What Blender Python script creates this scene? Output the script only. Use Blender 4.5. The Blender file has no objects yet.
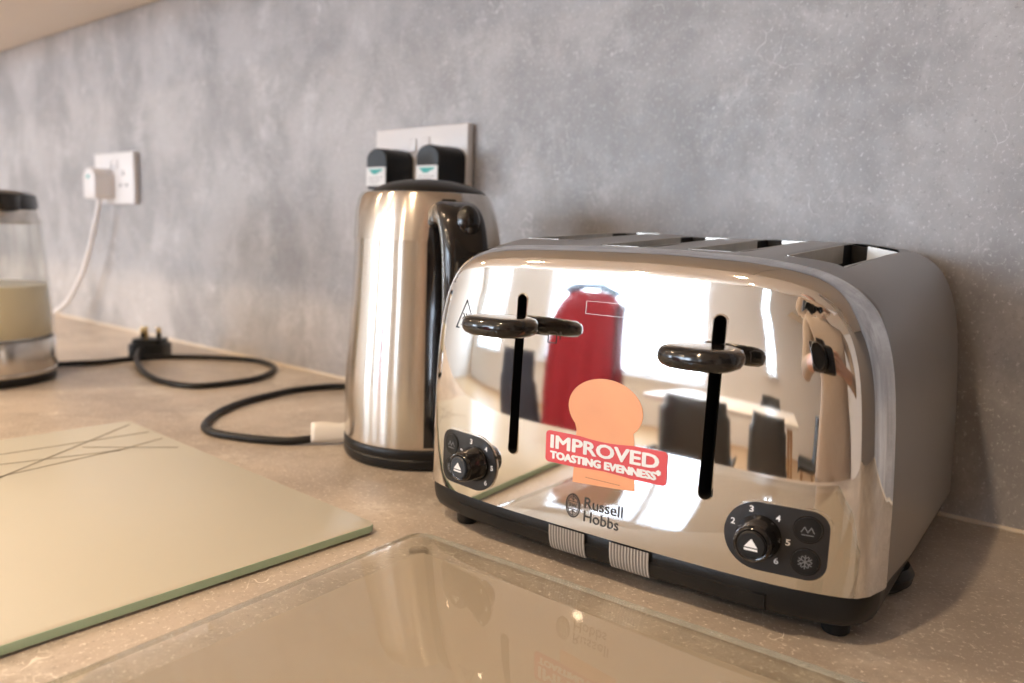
import bpy, bmesh, math, random
import numpy as np
from mathutils import Vector, Matrix

random.seed(7)
C = bpy.context.scene.collection
PI = math.pi
sc = bpy.context.scene

# ------------------------------------------------------------------ materials
def new_mat(name):
    m = bpy.data.materials.new(name)
    m.use_nodes = True
    nt = m.node_tree
    nt.nodes.clear()
    out = nt.nodes.new('ShaderNodeOutputMaterial')
    return m, nt, out

def N(nt, typ, **kw):
    n = nt.nodes.new(typ)
    for k, v in kw.items():
        if k in n.inputs:
            n.inputs[k].default_value = v
        else:
            setattr(n, k, v)
    return n

def principled(name, col, rough=.5, metal=0.0, var=.06, scale=40.0, bump=0.0, coat=0.0, spec=None, stretch=None, aniso=0.0):
    """procedural principled material with a little noise in colour and roughness"""
    m, nt, out = new_mat(name)
    b = N(nt, 'ShaderNodeBsdfPrincipled')
    b.inputs['Metallic'].default_value = metal
    b.inputs['Coat Weight'].default_value = coat
    if spec is not None:
        b.inputs['Specular IOR Level'].default_value = spec
    tc = N(nt, 'ShaderNodeTexCoord')
    vec = tc.outputs['Object']
    if stretch:
        mp = N(nt, 'ShaderNodeMapping')
        mp.inputs['Scale'].default_value = stretch
        nt.links.new(vec, mp.inputs['Vector'])
        vec = mp.outputs['Vector']
    nz = N(nt, 'ShaderNodeTexNoise')
    nz.inputs['Scale'].default_value = scale
    nz.inputs['Detail'].default_value = 4
    nt.links.new(vec, nz.inputs['Vector'])
    cr = N(nt, 'ShaderNodeMix', data_type='RGBA')
    lo = [max(0, c * (1 - var)) for c in col[:3]] + [1]
    hi = [min(1, c * (1 + var)) for c in col[:3]] + [1]
    cr.inputs[6].default_value = lo
    cr.inputs[7].default_value = hi
    nt.links.new(nz.outputs['Fac'], cr.inputs[0])
    nt.links.new(cr.outputs[2], b.inputs['Base Color'])
    mr = N(nt, 'ShaderNodeMapRange')
    mr.inputs['To Min'].default_value = max(0.0, rough * .9)
    mr.inputs['To Max'].default_value = min(1, rough * 1.1)
    nt.links.new(nz.outputs['Fac'], mr.inputs['Value'])
    nt.links.new(mr.outputs['Result'], b.inputs['Roughness'])
    if bump:
        bp = N(nt, 'ShaderNodeBump')
        bp.inputs['Strength'].default_value = bump
        bp.inputs['Distance'].default_value = .001
        nt.links.new(nz.outputs['Fac'], bp.inputs['Height'])
        nt.links.new(bp.outputs['Normal'], b.inputs['Normal'])
    if aniso:
        b.inputs['Anisotropic'].default_value = aniso
        b.inputs['Anisotropic Rotation'].default_value = .25
        tg = N(nt, 'ShaderNodeTangent', direction_type='RADIAL', axis='Z')
        nt.links.new(tg.outputs['Tangent'], b.inputs['Tangent'])
    nt.links.new(b.outputs['BSDF'], out.inputs['Surface'])
    return m

def concrete(name, base, light, dark, rough, speck=0.5, stretch=(1, 1, 1), spec=.5):
    """grey concrete-look laminate: clouds, fibre scratches and pale specks"""
    m, nt, out = new_mat(name)
    b = N(nt, 'ShaderNodeBsdfPrincipled')
    b.inputs['Specular IOR Level'].default_value = spec
    tc = N(nt, 'ShaderNodeTexCoord')
    mp = N(nt, 'ShaderNodeMapping')
    mp.inputs['Scale'].default_value = stretch
    nt.links.new(tc.outputs['Object'], mp.inputs['Vector'])
    v = mp.outputs['Vector']
    def noise(scale, detail=6, rgh=.6, dist=0.0):
        n = N(nt, 'ShaderNodeTexNoise')
        n.inputs['Scale'].default_value = scale
        n.inputs['Detail'].default_value = detail
        n.inputs['Roughness'].default_value = rgh
        n.inputs['Distortion'].default_value = dist
        nt.links.new(v, n.inputs['Vector'])
        return n.outputs['Fac']
    def ramp(fac, a, bb, ca=0.0, cb=1.0):
        r = N(nt, 'ShaderNodeMapRange', interpolation_type='SMOOTHSTEP')
        r.inputs['From Min'].default_value = a
        r.inputs['From Max'].default_value = bb
        r.inputs['To Min'].default_value = ca
        r.inputs['To Max'].default_value = cb
        nt.links.new(fac, r.inputs['Value'])
        return r.outputs['Result']
    def mix(fac, a, bcol):
        x = N(nt, 'ShaderNodeMix', data_type='RGBA')
        nt.links.new(fac, x.inputs[0])
        if isinstance(a, tuple): x.inputs[6].default_value = a + (1,)
        else: nt.links.new(a, x.inputs[6])
        x.inputs[7].default_value = bcol + (1,)
        return x.outputs[2]
    c = mix(ramp(noise(7, 9, .66, .25), .36, .62), dark, base)
    c = mix(ramp(noise(13, 10, .74, .3), .50, .72, 0, .6), c, light)
    c = mix(ramp(noise(26, 8, .75, .4), .46, .7, 0, .35), c, dark)
    # fine grain
    c = mix(ramp(noise(330, 3, .8), .55, .72, 0, .55 * speck), c, light)
    c = mix(ramp(noise(240, 3, .8), .56, .74, 0, .5 * speck), c, dark)
    # short pale fibres
    wv = N(nt, 'ShaderNodeTexVoronoi', feature='DISTANCE_TO_EDGE')
    wv.inputs['Scale'].default_value = 26
    wd = N(nt, 'ShaderNodeTexNoise'); wd.inputs['Scale'].default_value = 9; wd.inputs['Detail'].default_value = 4
    nt.links.new(v, wd.inputs['Vector'])
    va = N(nt, 'ShaderNodeMix', data_type='RGBA'); va.inputs[0].default_value = .25
    nt.links.new(v, va.inputs[6]); nt.links.new(wd.outputs['Color'], va.inputs[7])
    nt.links.new(va.outputs[2], wv.inputs['Vector'])
    edge = ramp(wv.outputs['Distance'], 0.0, .018, 1, 0)
    gate = ramp(noise(17, 5, .7), .52, .66, 0, .55 * speck)
    mu = N(nt, 'ShaderNodeMath', operation='MULTIPLY')
    nt.links.new(edge, mu.inputs[0]); nt.links.new(gate, mu.inputs[1])
    c = mix(mu.outputs[0], c, light)
    nt.links.new(c, b.inputs['Base Color'])
    nt.links.new(ramp(noise(60, 4), .3, .7, rough * .88, rough * 1.12), b.inputs['Roughness'])
    bp = N(nt, 'ShaderNodeBump'); bp.inputs['Strength'].default_value = .08; bp.inputs['Distance'].default_value = .0006
    nt.links.new(noise(240, 3, .8), bp.inputs['Height'])
    nt.links.new(bp.outputs['Normal'], b.inputs['Normal'])
    nt.links.new(b.outputs['BSDF'], out.inputs['Surface'])
    return m

def glassy(name, tint, ior=1.5, rough=0.0, body=None, body_fac=0.0):
    """clear pane: what is behind shows through, the room mirrors by Fresnel; optional milky body"""
    m, nt, out = new_mat(name)
    tr = N(nt, 'ShaderNodeBsdfTransparent'); tr.inputs['Color'].default_value = tuple(tint) + (1,)
    gl = N(nt, 'ShaderNodeBsdfGlossy'); gl.inputs['Roughness'].default_value = rough
    fr0 = N(nt, 'ShaderNodeFresnel'); fr0.inputs['IOR'].default_value = ior
    ge = N(nt, 'ShaderNodeNewGeometry'); inv = N(nt, 'ShaderNodeMath', operation='SUBTRACT'); inv.inputs[0].default_value = 1.0
    fr = N(nt, 'ShaderNodeMath', operation='MULTIPLY')
    nt.links.new(ge.outputs['Backfacing'], inv.inputs[1]); nt.links.new(fr0.outputs[0], fr.inputs[0]); nt.links.new(inv.outputs[0], fr.inputs[1])
    tc = N(nt, 'ShaderNodeTexCoord'); nz = N(nt, 'ShaderNodeTexNoise'); nz.inputs['Scale'].default_value = 30
    nt.links.new(tc.outputs['Object'], nz.inputs['Vector'])
    under = tr.outputs[0]
    if body:
        di = N(nt, 'ShaderNodeBsdfDiffuse')
        mc = N(nt, 'ShaderNodeMix', data_type='RGBA')
        mc.inputs[6].default_value = tuple(c * .97 for c in body) + (1,); mc.inputs[7].default_value = tuple(body) + (1,)
        nt.links.new(nz.outputs['Fac'], mc.inputs[0]); nt.links.new(mc.outputs[2], di.inputs['Color'])
        mb = N(nt, 'ShaderNodeMixShader'); mb.inputs[0].default_value = body_fac
        nt.links.new(tr.outputs[0], mb.inputs[1]); nt.links.new(di.outputs[0], mb.inputs[2])
        under = mb.outputs[0]
    mx = N(nt, 'ShaderNodeMixShader')
    nt.links.new(fr.outputs[0], mx.inputs[0]); nt.links.new(under, mx.inputs[1]); nt.links.new(gl.outputs[0], mx.inputs[2])
    nt.links.new(mx.outputs[0], out.inputs['Surface'])
    return m

def emitter(name, col, strength):
    m, nt, out = new_mat(name)
    e = N(nt, 'ShaderNodeEmission'); e.inputs['Color'].default_value = tuple(col) + (1,); e.inputs['Strength'].default_value = strength
    nt.links.new(e.outputs[0], out.inputs['Surface'])
    return m

M = {}
M['splash'] = concrete('concrete_splashback', (.455, .44, .44), (.69, .675, .68), (.295, .285, .287), .42, 1.9, (1, 1, .8))
M['counter'] = concrete('concrete_worktop', (.60, .52, .445), (.90, .84, .76), (.40, .34, .285), .34, 2.2, (1, 1, 1))
M['paint'] = principled('cream_wall_paint', (.75, .70, .64), .8, var=.02, scale=8)
M['white_wall'] = principled('white_wall_paint', (.84, .84, .84), .8, var=.02, scale=8)
M['ceiling'] = principled('warm_tinted_ceiling_paint', (.80, .73, .64), .85, var=.02, scale=8)  # white ceiling; warm room light is mixed into its colour
M['unit'] = principled('cream_unit_board', (.80, .74, .66), .5, var=.02, scale=15)
M['taupe'] = principled('taupe_unit_board', (.16, .135, .115), .5, var=.04, scale=15)
M['floor'] = principled('oak_floor', (.52, .33, .17), .35, var=.25, scale=6, stretch=(1, 9, 1))
M['bead'] = principled('sealant_bead', (.72, .64, .54), .45, var=.05)
M['chrome'] = principled('polished_steel', (.82, .815, .81), .04, 1.0, var=.01, scale=20)
M['steel'] = principled('brushed_steel', (.40, .385, .37), .36, 1.0, var=.07, scale=60, stretch=(14, .35, 14))
M['steel_dark'] = principled('slot_liner_steel', (.66, .63, .58), .38, 1.0, var=.15, scale=90)
M['kettle_steel'] = principled('kettle_brushed_steel', (.70, .66, .61), .21, 1.0, var=.05, scale=60, stretch=(1, 1, 22), aniso=.9)
M['black_gloss'] = principled('black_gloss_plastic', (.012, .011, .011), .12, var=.2, coat=.3)
M['black'] = principled('black_satin_plastic', (.010, .0098, .0098), .36, var=.25, scale=80, spec=.3)
M['panel'] = principled('black_panel_plastic', (.016, .016, .018), .30, var=.2)
M['black_in'] = principled('dark_slot_interior', (.006, .006, .006), .7, var=.2)
M['rubber'] = principled('black_cable_rubber', (.012, .012, .012), .4, var=.2, spec=.3)
M['white_pl'] = principled('white_plastic', (.82, .80, .80), .3, var=.02)
M['white_print'] = principled('white_print', (.85, .85, .85), .5, var=.02)
M['grey_print'] = principled('grey_print', (.16, .16, .165), .5, var=.05)
M['black_print'] = principled('black_print', (.03, .03, .032), .5, var=.1)
M['brown_print'] = principled('brown_print', (.42, .19, .09), .5, var=.05)
M['teal'] = principled('teal_print', (.05, .42, .40), .5, var=.05)
M['paper'] = principled('white_paper', (.86, .82, .76), .7, var=.03)
M['red_label'] = principled('coral_red_label', (.70, .085, .095), .45, var=.03)
M['bread'] = principled('orange_bread_sticker', (.84, .385, .195), .5, var=.07, scale=70)
M['tape'] = principled('ribbed_clear_tape', (.22, .195, .17), .4, var=.05)
M['tape_line'] = principled('pale_tape_fibre', (.52, .47, .41), .5, var=.05)
M['brass'] = principled('brass', (.80, .60, .30), .25, 1.0, var=.05)
M['blue_reflect_button'] = principled('black_button_blue_reflection', (.03, .04, .055), .2, var=.1)  # black button with its bluish reflection mixed into the colour
M['glass'] = glassy('clear_kettle_glass', (.97, .97, .96))
M['milk'] = principled('cloudy_yellow_water', (.90, .84, .64), .3, var=.04, scale=20)
M['board_glass'] = glassy('clear_board_glass', (.97, .975, .96), 1.5)
M['board_satin'] = principled('satin_cream_board', (.66, .635, .54), .34, var=.02, scale=20, spec=.35)
M['board_edge'] = glassy('green_glass_edge', (.80, .90, .82), 1.3, .15, (.62, .88, .70), .93)  # pale body colour imitates light glowing through the glass edge
M['clear_edge'] = glassy('clear_glass_edge', (.90, .92, .88), 1.3, .1, (.62, .62, .54), .3)
M['board_paint'] = principled('cream_board_backing', (.77, .71, .60), .6, var=.02)
M['board_frost'] = glassy('frosted_backing', (.95, .93, .9), 1.02, .4, (.66, .575, .49), .72)
M['board_line'] = principled('grey_board_line', (.27, .24, .19), .5, var=.05)
M['pane'] = glassy('window_glass', (.97, .98, .98), 1.3)
M['frame'] = principled('white_window_frame', (.80, .80, .80), .4, var=.02)
M['lamp'] = emitter('lamp_glow', (1, .78, .52), 30)

# ------------------------------------------------------------------ helpers
def link(name, me, mat, parent=None, smooth=None):
    o = bpy.data.objects.new(name, me)
    C.objects.link(o)
    if mat is not None and not me.materials:
        me.materials.append(mat)
    if parent is not None:
        o.parent = parent
    if smooth is not None:
        for p in me.polygons: p.use_smooth = True
        if smooth < 180:
            me.set_sharp_from_angle(angle=math.radians(smooth))
    return o

def from_bm(name, bm, mat, parent=None, smooth=35):
    bmesh.ops.recalc_face_normals(bm, faces=bm.faces[:])
    me = bpy.data.meshes.new(name)
    bm.to_mesh(me); bm.free()
    return link(name, me, mat, parent, smooth)

def from_data(name, verts, faces, mat, parent=None, smooth=35, recalc=True):
    bm = bmesh.new()
    vs = [bm.verts.new(v) for v in verts]
    for f in faces:
        try: bm.faces.new([vs[i] for i in f])
        except ValueError: pass
    if recalc:
        return from_bm(name, bm, mat, parent, smooth)
    me = bpy.data.meshes.new(name); bm.to_mesh(me); bm.free()
    return link(name, me, mat, parent, smooth)

def tag(o, label=None, cat=None, group=None, kind=None):
    if label: o['label'] = label
    if cat: o['category'] = cat
    if group: o['group'] = group
    if kind: o['kind'] = kind
    return o

def empty(name, loc=(0, 0, 0), rz=0.0):
    o = bpy.data.objects.new(name, None)
    C.objects.link(o)
    o.location = loc; o.rotation_euler = (0, 0, rz); o.empty_display_size = .02
    return o

def add_box(bm, lo, hi, bevel=0.0, seg=2):
    r = bmesh.ops.create_cube(bm, size=1.0)
    vs = r['verts']
    for v in vs:
        v.co = Vector([(lo[i] + hi[i]) / 2 + v.co[i] * (hi[i] - lo[i]) for i in range(3)])
    if bevel:
        es = list({e for v in vs for e in v.link_edges})
        bmesh.ops.bevel(bm, geom=es, offset=bevel, segments=seg, affect='EDGES', profile=.5)

def box(name, lo, hi, mat, parent=None, bevel=0.0, seg=2):
    bm = bmesh.new(); add_box(bm, lo, hi, bevel, seg)
    return from_bm(name, bm, mat, parent)

def prism(bm, outline, z0, z1, bevel=0.0, seg=2):
    """closed prism from a 2-D outline (x,y) between z0 and z1"""
    b = [bm.verts.new((x, y, z0)) for x, y in outline]
    t = [bm.verts.new((x, y, z1)) for x, y in outline]
    n = len(outline)
    fb = bm.faces.new(list(reversed(b))); ft = bm.faces.new(t)
    for i in range(n):
        bm.faces.new((b[i], b[(i + 1) % n], t[(i + 1) % n], t[i]))
    if bevel:
        es = list(ft.edges) + list(fb.edges)
        bmesh.ops.bevel(bm, geom=es, offset=bevel, segments=seg, affect='EDGES', profile=.5)

def rrect(x0, y0, x1, y1, r, k=6):
    pts = []
    for cx, cy, a0 in ((x1 - r, y1 - r, 0), (x0 + r, y1 - r, 90), (x0 + r, y0 + r, 180), (x1 - r, y0 + r, 270)):
        for i in range(k + 1):
            a = math.radians(a0 + 90 * i / k)
            pts.append((cx + r * math.cos(a), cy + r * math.sin(a)))
    return pts

def lathe(name, profile, mat, parent=None, seg=96, smooth=40, center=(0, 0), rfun=None):
    vs, fs = [], []
    for r, z in profile:
        for k in range(seg):
            a = 2 * PI * k / seg
            rr = rfun(r, z, a) if rfun else r
            vs.append((center[0] + rr * math.cos(a), center[1] + rr * math.sin(a), z))
    for i in range(len(profile) - 1):
        for k in range(seg):
            k2 = (k + 1) % seg
            fs.append((i * seg + k, i * seg + k2, (i + 1) * seg + k2, (i + 1) * seg + k))
    if profile[0][0] > 1e-6: fs.append(tuple(range(seg))[::-1])
    if profile[-1][0] > 1e-6: fs.append(tuple((len(profile) - 1) * seg + k for k in range(seg)))
    bm = bmesh.new()
    bv = [bm.verts.new(v) for v in vs]
    for f in fs: bm.faces.new([bv[i] for i in f])
    bmesh.ops.remove_doubles(bm, verts=bm.verts[:], dist=1e-6)
    return from_bm(name, bm, mat, parent, smooth)

def spline(pts, n=8):
    P = [Vector(p) for p in pts]
    P = [P[0] * 2 - P[1]] + P + [P[-1] * 2 - P[-2]]
    out = []
    for i in range(1, len(P) - 2):
        for k in range(n):
            t = k / n
            a, b, c, d = P[i - 1], P[i], P[i + 1], P[i + 2]
            out.append(.5 * ((2 * b) + (c - a) * t + (2 * a - 5 * b + 4 * c - d) * t * t + (3 * b - a - 3 * c + d) * t ** 3))
    out.append(P[-2].copy())
    return out

def sweep(bm, path, section, scales=None, up=Vector((0, 0, 1)), cap=True):
    """sweep a closed 2-D section (side, normal) along a path"""
    rings = []
    n = len(path)
    side_prev = None
    for i, p in enumerate(path):
        t = (path[min(i + 1, n - 1)] - path[max(i - 1, 0)]).normalized()
        if side_prev is None:
            s = t.cross(up)
            if s.length < 1e-4: s = t.cross(Vector((1, 0, 0)))
        else:
            s = side_prev - t * side_prev.dot(t)
        s.normalize(); side_prev = s
        w = s.cross(t).normalized()
        k = scales[i] if scales else 1.0
        rings.append([bm.verts.new(p + s * (a * k) + w * (b * k)) for a, b in section])
    m = len(section)
    for i in range(n - 1):
        for j in range(m):
            bm.faces.new((rings[i][j], rings[i][(j + 1) % m], rings[i + 1][(j + 1) % m], rings[i + 1][j]))
    if cap:
        bm.faces.new(rings[0][::-1]); bm.faces.new(rings[-1])

def circle2(r, k=12):
    return [(r * math.cos(2 * PI * i / k), r * math.sin(2 * PI * i / k)) for i in range(k)]

def tube(name, pts, r, mat, parent=None, n=8, k=12):
    bm = bmesh.new()
    sweep(bm, spline(pts, n), circle2(r, k))
    return from_bm(name, bm, mat, parent, 60)

def text_mesh(s, size, bold=0.0, align='LEFT', spacing=1.0):
    cu = bpy.data.curves.new('txt', 'FONT')
    cu.body = s; cu.size = size; cu.align_x = align; cu.offset = bold; cu.space_character = spacing
    cu.resolution_u = 3
    o = bpy.data.objects.new('txt', cu); C.objects.link(o)
    dg = bpy.context.evaluated_depsgraph_get()
    me = bpy.data.meshes.new_from_object(o.evaluated_get(dg))
    bpy.data.objects.remove(o); bpy.data.curves.remove(cu)
    vs = [(v.co.x, v.co.y) for v in me.vertices]
    fs = [tuple(p.vertices) for p in me.polygons]
    bpy.data.meshes.remove(me)
    return vs, fs

def fit_text(s, x0, x1, y0, h, bold=0.0):
    """text scaled to span x0..x1 with capital height h, baseline y0 -> verts, faces in 2-D"""
    vs, fs = text_mesh(s, 1.0, bold)
    a = min(v[0] for v in vs); b = max(v[0] for v in vs)
    caps, _ = text_mesh('H', 1.0, bold)
    ch = max(v[1] for v in caps); cb = min(v[1] for v in caps)
    kx = (x1 - x0) / (b - a); ky = h / (ch - cb)
    return [(x0 + (v[0] - a) * kx, y0 + (v[1] - cb) * ky) for v in vs], fs

# ------------------------------------------------------------------ camera
F = Vector((-.6301, .7642, -.1381)); R = Vector((.7681, .6394, .0338)); U = Vector((-.1141, .0848, .9898))
cd = bpy.data.cameras.new('camera'); cam = bpy.data.objects.new('viewpoint', cd); C.objects.link(cam)
R.normalize(); F.normalize(); U = R.cross(F).normalized(); R = F.cross(U).normalized()
mw = Matrix(((R.x, U.x, -F.x, 0), (R.y, U.y, -F.y, -.6275), (R.z, U.z, -F.z, .1935), (0, 0, 0, 1)))
cam.matrix_world = mw
cd.sensor_width = 36; cd.lens = 788.14 * 36 / 1024
cd.clip_start = .01; cd.clip_end = 60
cd.dof.use_dof = True; cd.dof.focus_distance = .44; cd.dof.aperture_fstop = 6.5
sc.camera = cam

# ------------------------------------------------------------------ room shell
X0, X1, YB, ZF, ZC = -6.9, 2.4, -5.6, -.90, 1.55
def struct(o):
    o['kind'] = 'structure'; return o

struct(box('wall_back', (X0, 0, ZF), (X1, .12, ZC), M['splash']))
struct(box('floor', (X0 - .12, YB - .12, ZF - .08), (X1 + .12, .12, ZF), M['floor']))
struct(box('ceiling', (X0 - .12, YB - .12, ZC), (X1 + .12, .12, ZC + .08), M['ceiling']))
struct(box('wall_left', (X0 - .12, YB, ZF), (X0, 0.12, ZC), M['paint']))
struct(box('wall_right', (X1, YB, ZF), (X1 + .12, 0.12, ZC), M['paint']))
WINS = [(-6.4, -4.9, -.25, 1.45), (-3.75, -1.55, -.25, 1.45), (-.40, -.08, .10, 1.42)]          # x0, x1, z0, z1 of the openings in the far wall
bm = bmesh.new()
xs = [X0] + [v for w in WINS for v in w[:2]] + [X1]
for i in range(0, len(xs), 2):
    add_box(bm, (xs[i], YB - .12, ZF), (xs[i + 1], YB, ZC))
for x0, x1, z0, z1 in WINS:
    add_box(bm, (x0, YB - .12, ZF), (x1, YB, z0)); add_box(bm, (x0, YB - .12, z1), (x1, YB, ZC))
struct(from_bm('wall_front', bm, M['white_wall']))
for i, (x0, x1, z0, z1) in enumerate(WINS):
    w = struct(empty('window_%d' % (i + 1), (x0, YB, z0)))
    W_, H_ = x1 - x0, z1 - z0
    bm = bmesh.new()
    t = .055
    add_box(bm, (0, -.1, 0), (W_, -.03, t)); add_box(bm, (0, -.1, H_ - t), (W_, -.03, H_))
    n = max(2, round(W_ / .75))
    for k in range(n + 1):
        xx = (W_ - t) * k / n
        add_box(bm, (xx, -.1, t), (xx + t, -.03, H_ - t))
    from_bm('window_frame', bm, M['frame'], w)
    box('pane', (t, -.07, t), (W_ - t, -.064, H_ - t), M['pane'], w)
    box('window_sill', (-.05, -.03, -.03), (W_ + .05, .12, 0), M['frame'], w, .006)
    # daylight portal in the opening
    ld = bpy.data.lights.new('window_portal', 'AREA'); ld.shape = 'RECTANGLE'; ld.size = W_; ld.size_y = H_
    ld.cycles.is_portal = True
    lo = bpy.data.objects.new('window_portal', ld); C.objects.link(lo)
    lo.location = ((x0 + x1) / 2, YB - .11, (z0 + z1) / 2); lo.rotation_euler = (PI / 2, 0, PI)
    lo.rotation_euler = (-PI / 2, 0, PI)

# sealant bead where worktop meets splashback
bm = bmesh.new()
sweep(bm, [Vector((X0, -.0005, .0005)), Vector((-1.2, -.0005, .0005)), Vector((X1, -.0005, .0005))], circle2(.0019, 10))
struct(from_bm('trim_1', bm, M['bead']))

# worktop
o = box('worktop', (-3.3, -.605, -.038), (.548, -.001, 0), M['counter'], None, .003)
tag(o, 'long beige concrete-look kitchen worktop under the appliances', 'worktop')

# base units below the worktop, wall units above it
def kitchen_unit(name, x0, x1, y0, z0, z1, label, cat, group, ndoor=2, toe=0.0, mt=None):
    mt = mt or M['unit']
    e = empty(name, (x0, 0, z0)); tag(e, label, cat, group)
    w = x1 - x0 - .001; h = z1 - z0
    bm = bmesh.new()
    add_box(bm, (0.0005, y0 + .02, toe), (w, -.002, h), .001, 1)
    if toe: add_box(bm, (0.0005, y0 + .07, 0), (w, -.02, toe + .005))
    from_bm('carcass', bm, mt, e)
    for k in range(ndoor):
        a = w * k / ndoor + .002; b = w * (k + 1) / ndoor - .002
        d = box('door', (a, y0, toe + .002), (b, y0 + .019, h - .002), mt, e, .0015)
        hx = b - .04 if k % 2 == 0 else a + .04
        bm = bmesh.new()
        zz = h - .22 if toe else .06
        path = spline([(hx, y0 + .003, zz), (hx, y0 - .025, zz + .012), (hx, y0 - .03, zz + .07), (hx, y0 - .025, zz + .128), (hx, y0 + .003, zz + .14)], 6)
        sweep(bm, path, circle2(.005, 10), up=Vector((1, 0, 0)))
        from_bm('handle', bm, M['steel'], d)
    return e
UB = .5285
kitchen_unit('added_dark_unit', .55, 1.15, -.62, ZF, 1.30, 'tall taupe unit added unseen at right to darken the toaster side', 'cabinet', None, 1, .1, M['taupe'])  # added out of view so the toaster's right side mirrors something dark
for (a, b), t in zip(((-3.2, -2.2), (-2.2, -1.2), (-1.2, -.2), (-.2, .549)), ('at the far end of the run', 'above the glass kettle and white socket', 'above the steel kettle', 'above the steel toaster')):
    kitchen_unit('wall_cabinet', a, b, -.33, UB, UB + .72, 'cream wall cabinet with pale underside ' + t, 'cabinet', 'cream wall cabinets over the worktop')
for (a, b), t in zip(((-3.2, -2.05), (-2.05, -.9), (-.9, -.2), (-.2, .549)), ('under the far end of the worktop', 'under the glass kettle', 'under the steel kettle and toaster', 'under the near right end of the worktop')):
    kitchen_unit('base_cabinet', a, b, -.585, ZF, -.038, 'cream base cabinet ' + t, 'cabinet', 'cream base cabinets under the worktop', 2, .1)

# ------------------------------------------------------------------ toaster
ANG = math.radians(3.3)
T = empty('toaster', (-.2267, -.2417, 0), ANG)
tag(T, 'four-slot polished steel toaster with red and orange sticker on the worktop', 'toaster')
KEY = [(0, .1870), (.02, .18685), (.04, .1861), (.06, .1852), (.077, .1834), (.09, .1812), (.0995, .1787), (.108, .1746), (.115, .1693), (.1205, .1630), (.1250, .1550),
       (.1283, .1465), (.1313, .1355), (.1335, .1220), (.1350, .1075), (.1366, .0860), (.1376, .0640), (.1382, .0450), (.1386, .0270)]
KEYL = [(0, .1870), (.03, .1868), (.06, .1863), (.08, .1856), (.10, .1842), (.115, .1815), (.1265, .1765), (.1345, .1695), (.1400, .1600), (.1432, .1480), (.1452, .1340), (.1466, .1150), (.1472, .0900), (.1474, .0600), (.1474, .0270)]
def traced(key, n=260):
    # lightly smoothed, evenly spaced curve through the key points
    a = np.array([(p.x, p.y) for p in spline([(x, z, 0) for x, z in [(-key[1][0], key[1][1])] + key], 14)])
    a = a[a[:, 0] >= -1e-9]
    sg = np.r_[0, np.cumsum(np.linalg.norm(np.diff(a, axis=0), axis=1))]
    st_ = np.linspace(0, sg[-1], n)
    x = np.interp(st_, sg, a[:, 0]); z = np.interp(st_, sg, a[:, 1])
    for _ in range(60):
        x2, z2 = x.copy(), z.copy()
        x2[1:-1] = (x[:-2] + 2 * x[1:-1] + x[2:]) / 4; z2[1:-1] = (z[:-2] + 2 * z[1:-1] + z[2:]) / 4
        x2[0] = 0
        x, z = x2, z2
    return x, z
hx, hz = traced(KEY); lx, lz = traced(KEYL)
OUT = np.array([(-x, z) for x, z in zip(lx[::-1], lz[::-1])] + [(x, z) for x, z in zip(hx[1:], hz[1:])])   # left foot -> top -> right foot
ZB = .027
seg_a = OUT[:-1]; seg_d = OUT[1:] - OUT[:-1]; seg_l2 = (seg_d ** 2).sum(1)

def edge_dist(u, z):
    p = np.array([u, max(z, ZB)])
    t = np.clip(((p - seg_a) * seg_d).sum(1) / seg_l2, 0, 1)
    return math.sqrt((((seg_a + seg_d * t[:, None]) - p) ** 2).sum(1).min())

TILT = .020
zr = np.array([OUT[OUT[:, 0] > 0][::-1][:, 1], OUT[OUT[:, 0] > 0][::-1][:, 0]]); zl = np.array([OUT[OUT[:, 0] < 0][:, 1], -OUT[OUT[:, 0] < 0][:, 0]])
def half_width(u, z):
    t = zr if u >= 0 else zl
    return float(np.interp(min(z, .160), t[0], t[1]))
def face_flat(u, z):
    zz = max(0.0, z - .08)
    v = min(1.0, abs(u) / half_width(u, z)) * 1.2897
    return -.029 + .003 * v ** 2 + .003 * v ** 6 + TILT * (z - ZB) + .5 * zz * zz
def sm(a, b, x):
    t = min(1, max(0, (x - a) / (b - a))); return t * t * (3 - 2 * t)
def face_n(u, z, d=None):
    if d is None: d = edge_dist(u, z)
    D = .011 + .003 * sm(.15, .18, z)
    Hh = .020 + .001 * sm(.15, .18, z)
    k = max(0.0, 1 - d / D)
    return face_flat(u, z) + Hh * (1 - math.sqrt(max(0, 1 - min(k, .9995) ** 2)))
def face_normal(u, z):
    e = 4e-4
    d = edge_dist(u, z)
    if d < 6e-4:   # at the rim look sideways along the outline
        q = (np.array([u, z]) - np.array([0, .09])); s = 1 - 8e-4 / np.linalg.norm(q)
        u, z = q[0] * s, .09 + q[1] * s
    zz = max(z, ZB + e)
    du = (face_n(u + e, zz) - face_n(u - e, zz)) / (2 * e)
    dz = (face_n(u, zz + e) - face_n(u, zz - e)) / (2 * e)
    return Vector((du, -1, dz)).normalized()

# chrome fascia: rings from the outline to the centre
nb = 70
bottom = [(x, ZB) for x in np.linspace(OUT[-1][0], OUT[0][0], nb + 2)[1:-1]]
idx = np.unique(np.r_[np.arange(0, len(OUT), 2), len(OUT) - 1])
loop = [tuple(OUT[i]) for i in idx] + bottom
cen = np.array([0, .085])
svals = [1 - (1 - math.cos(PI / 2 * k / 26)) * 1.0 for k in range(0, 27)]
svals = [1.0, .9985, .996, .992, .987, .981, .974, .966, .957, .947, .936, .924, .911, .896, .88, .86, .835, .80, .76, .71, .65, .58, .50, .42, .34, .26, .18, .10, .04]
vs, fs = [], []
nl = len(loop)
for s in svals:
    for i, (x, z) in enumerate(loop):
        isb = i >= len(idx)
        px, pz = x * s, cen[1] + (z - cen[1]) * s
        if s == 1.0 and not isb: d = 0.0
        else: d = None
        vs.append((px, face_n(px, pz, d), pz))
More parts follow.
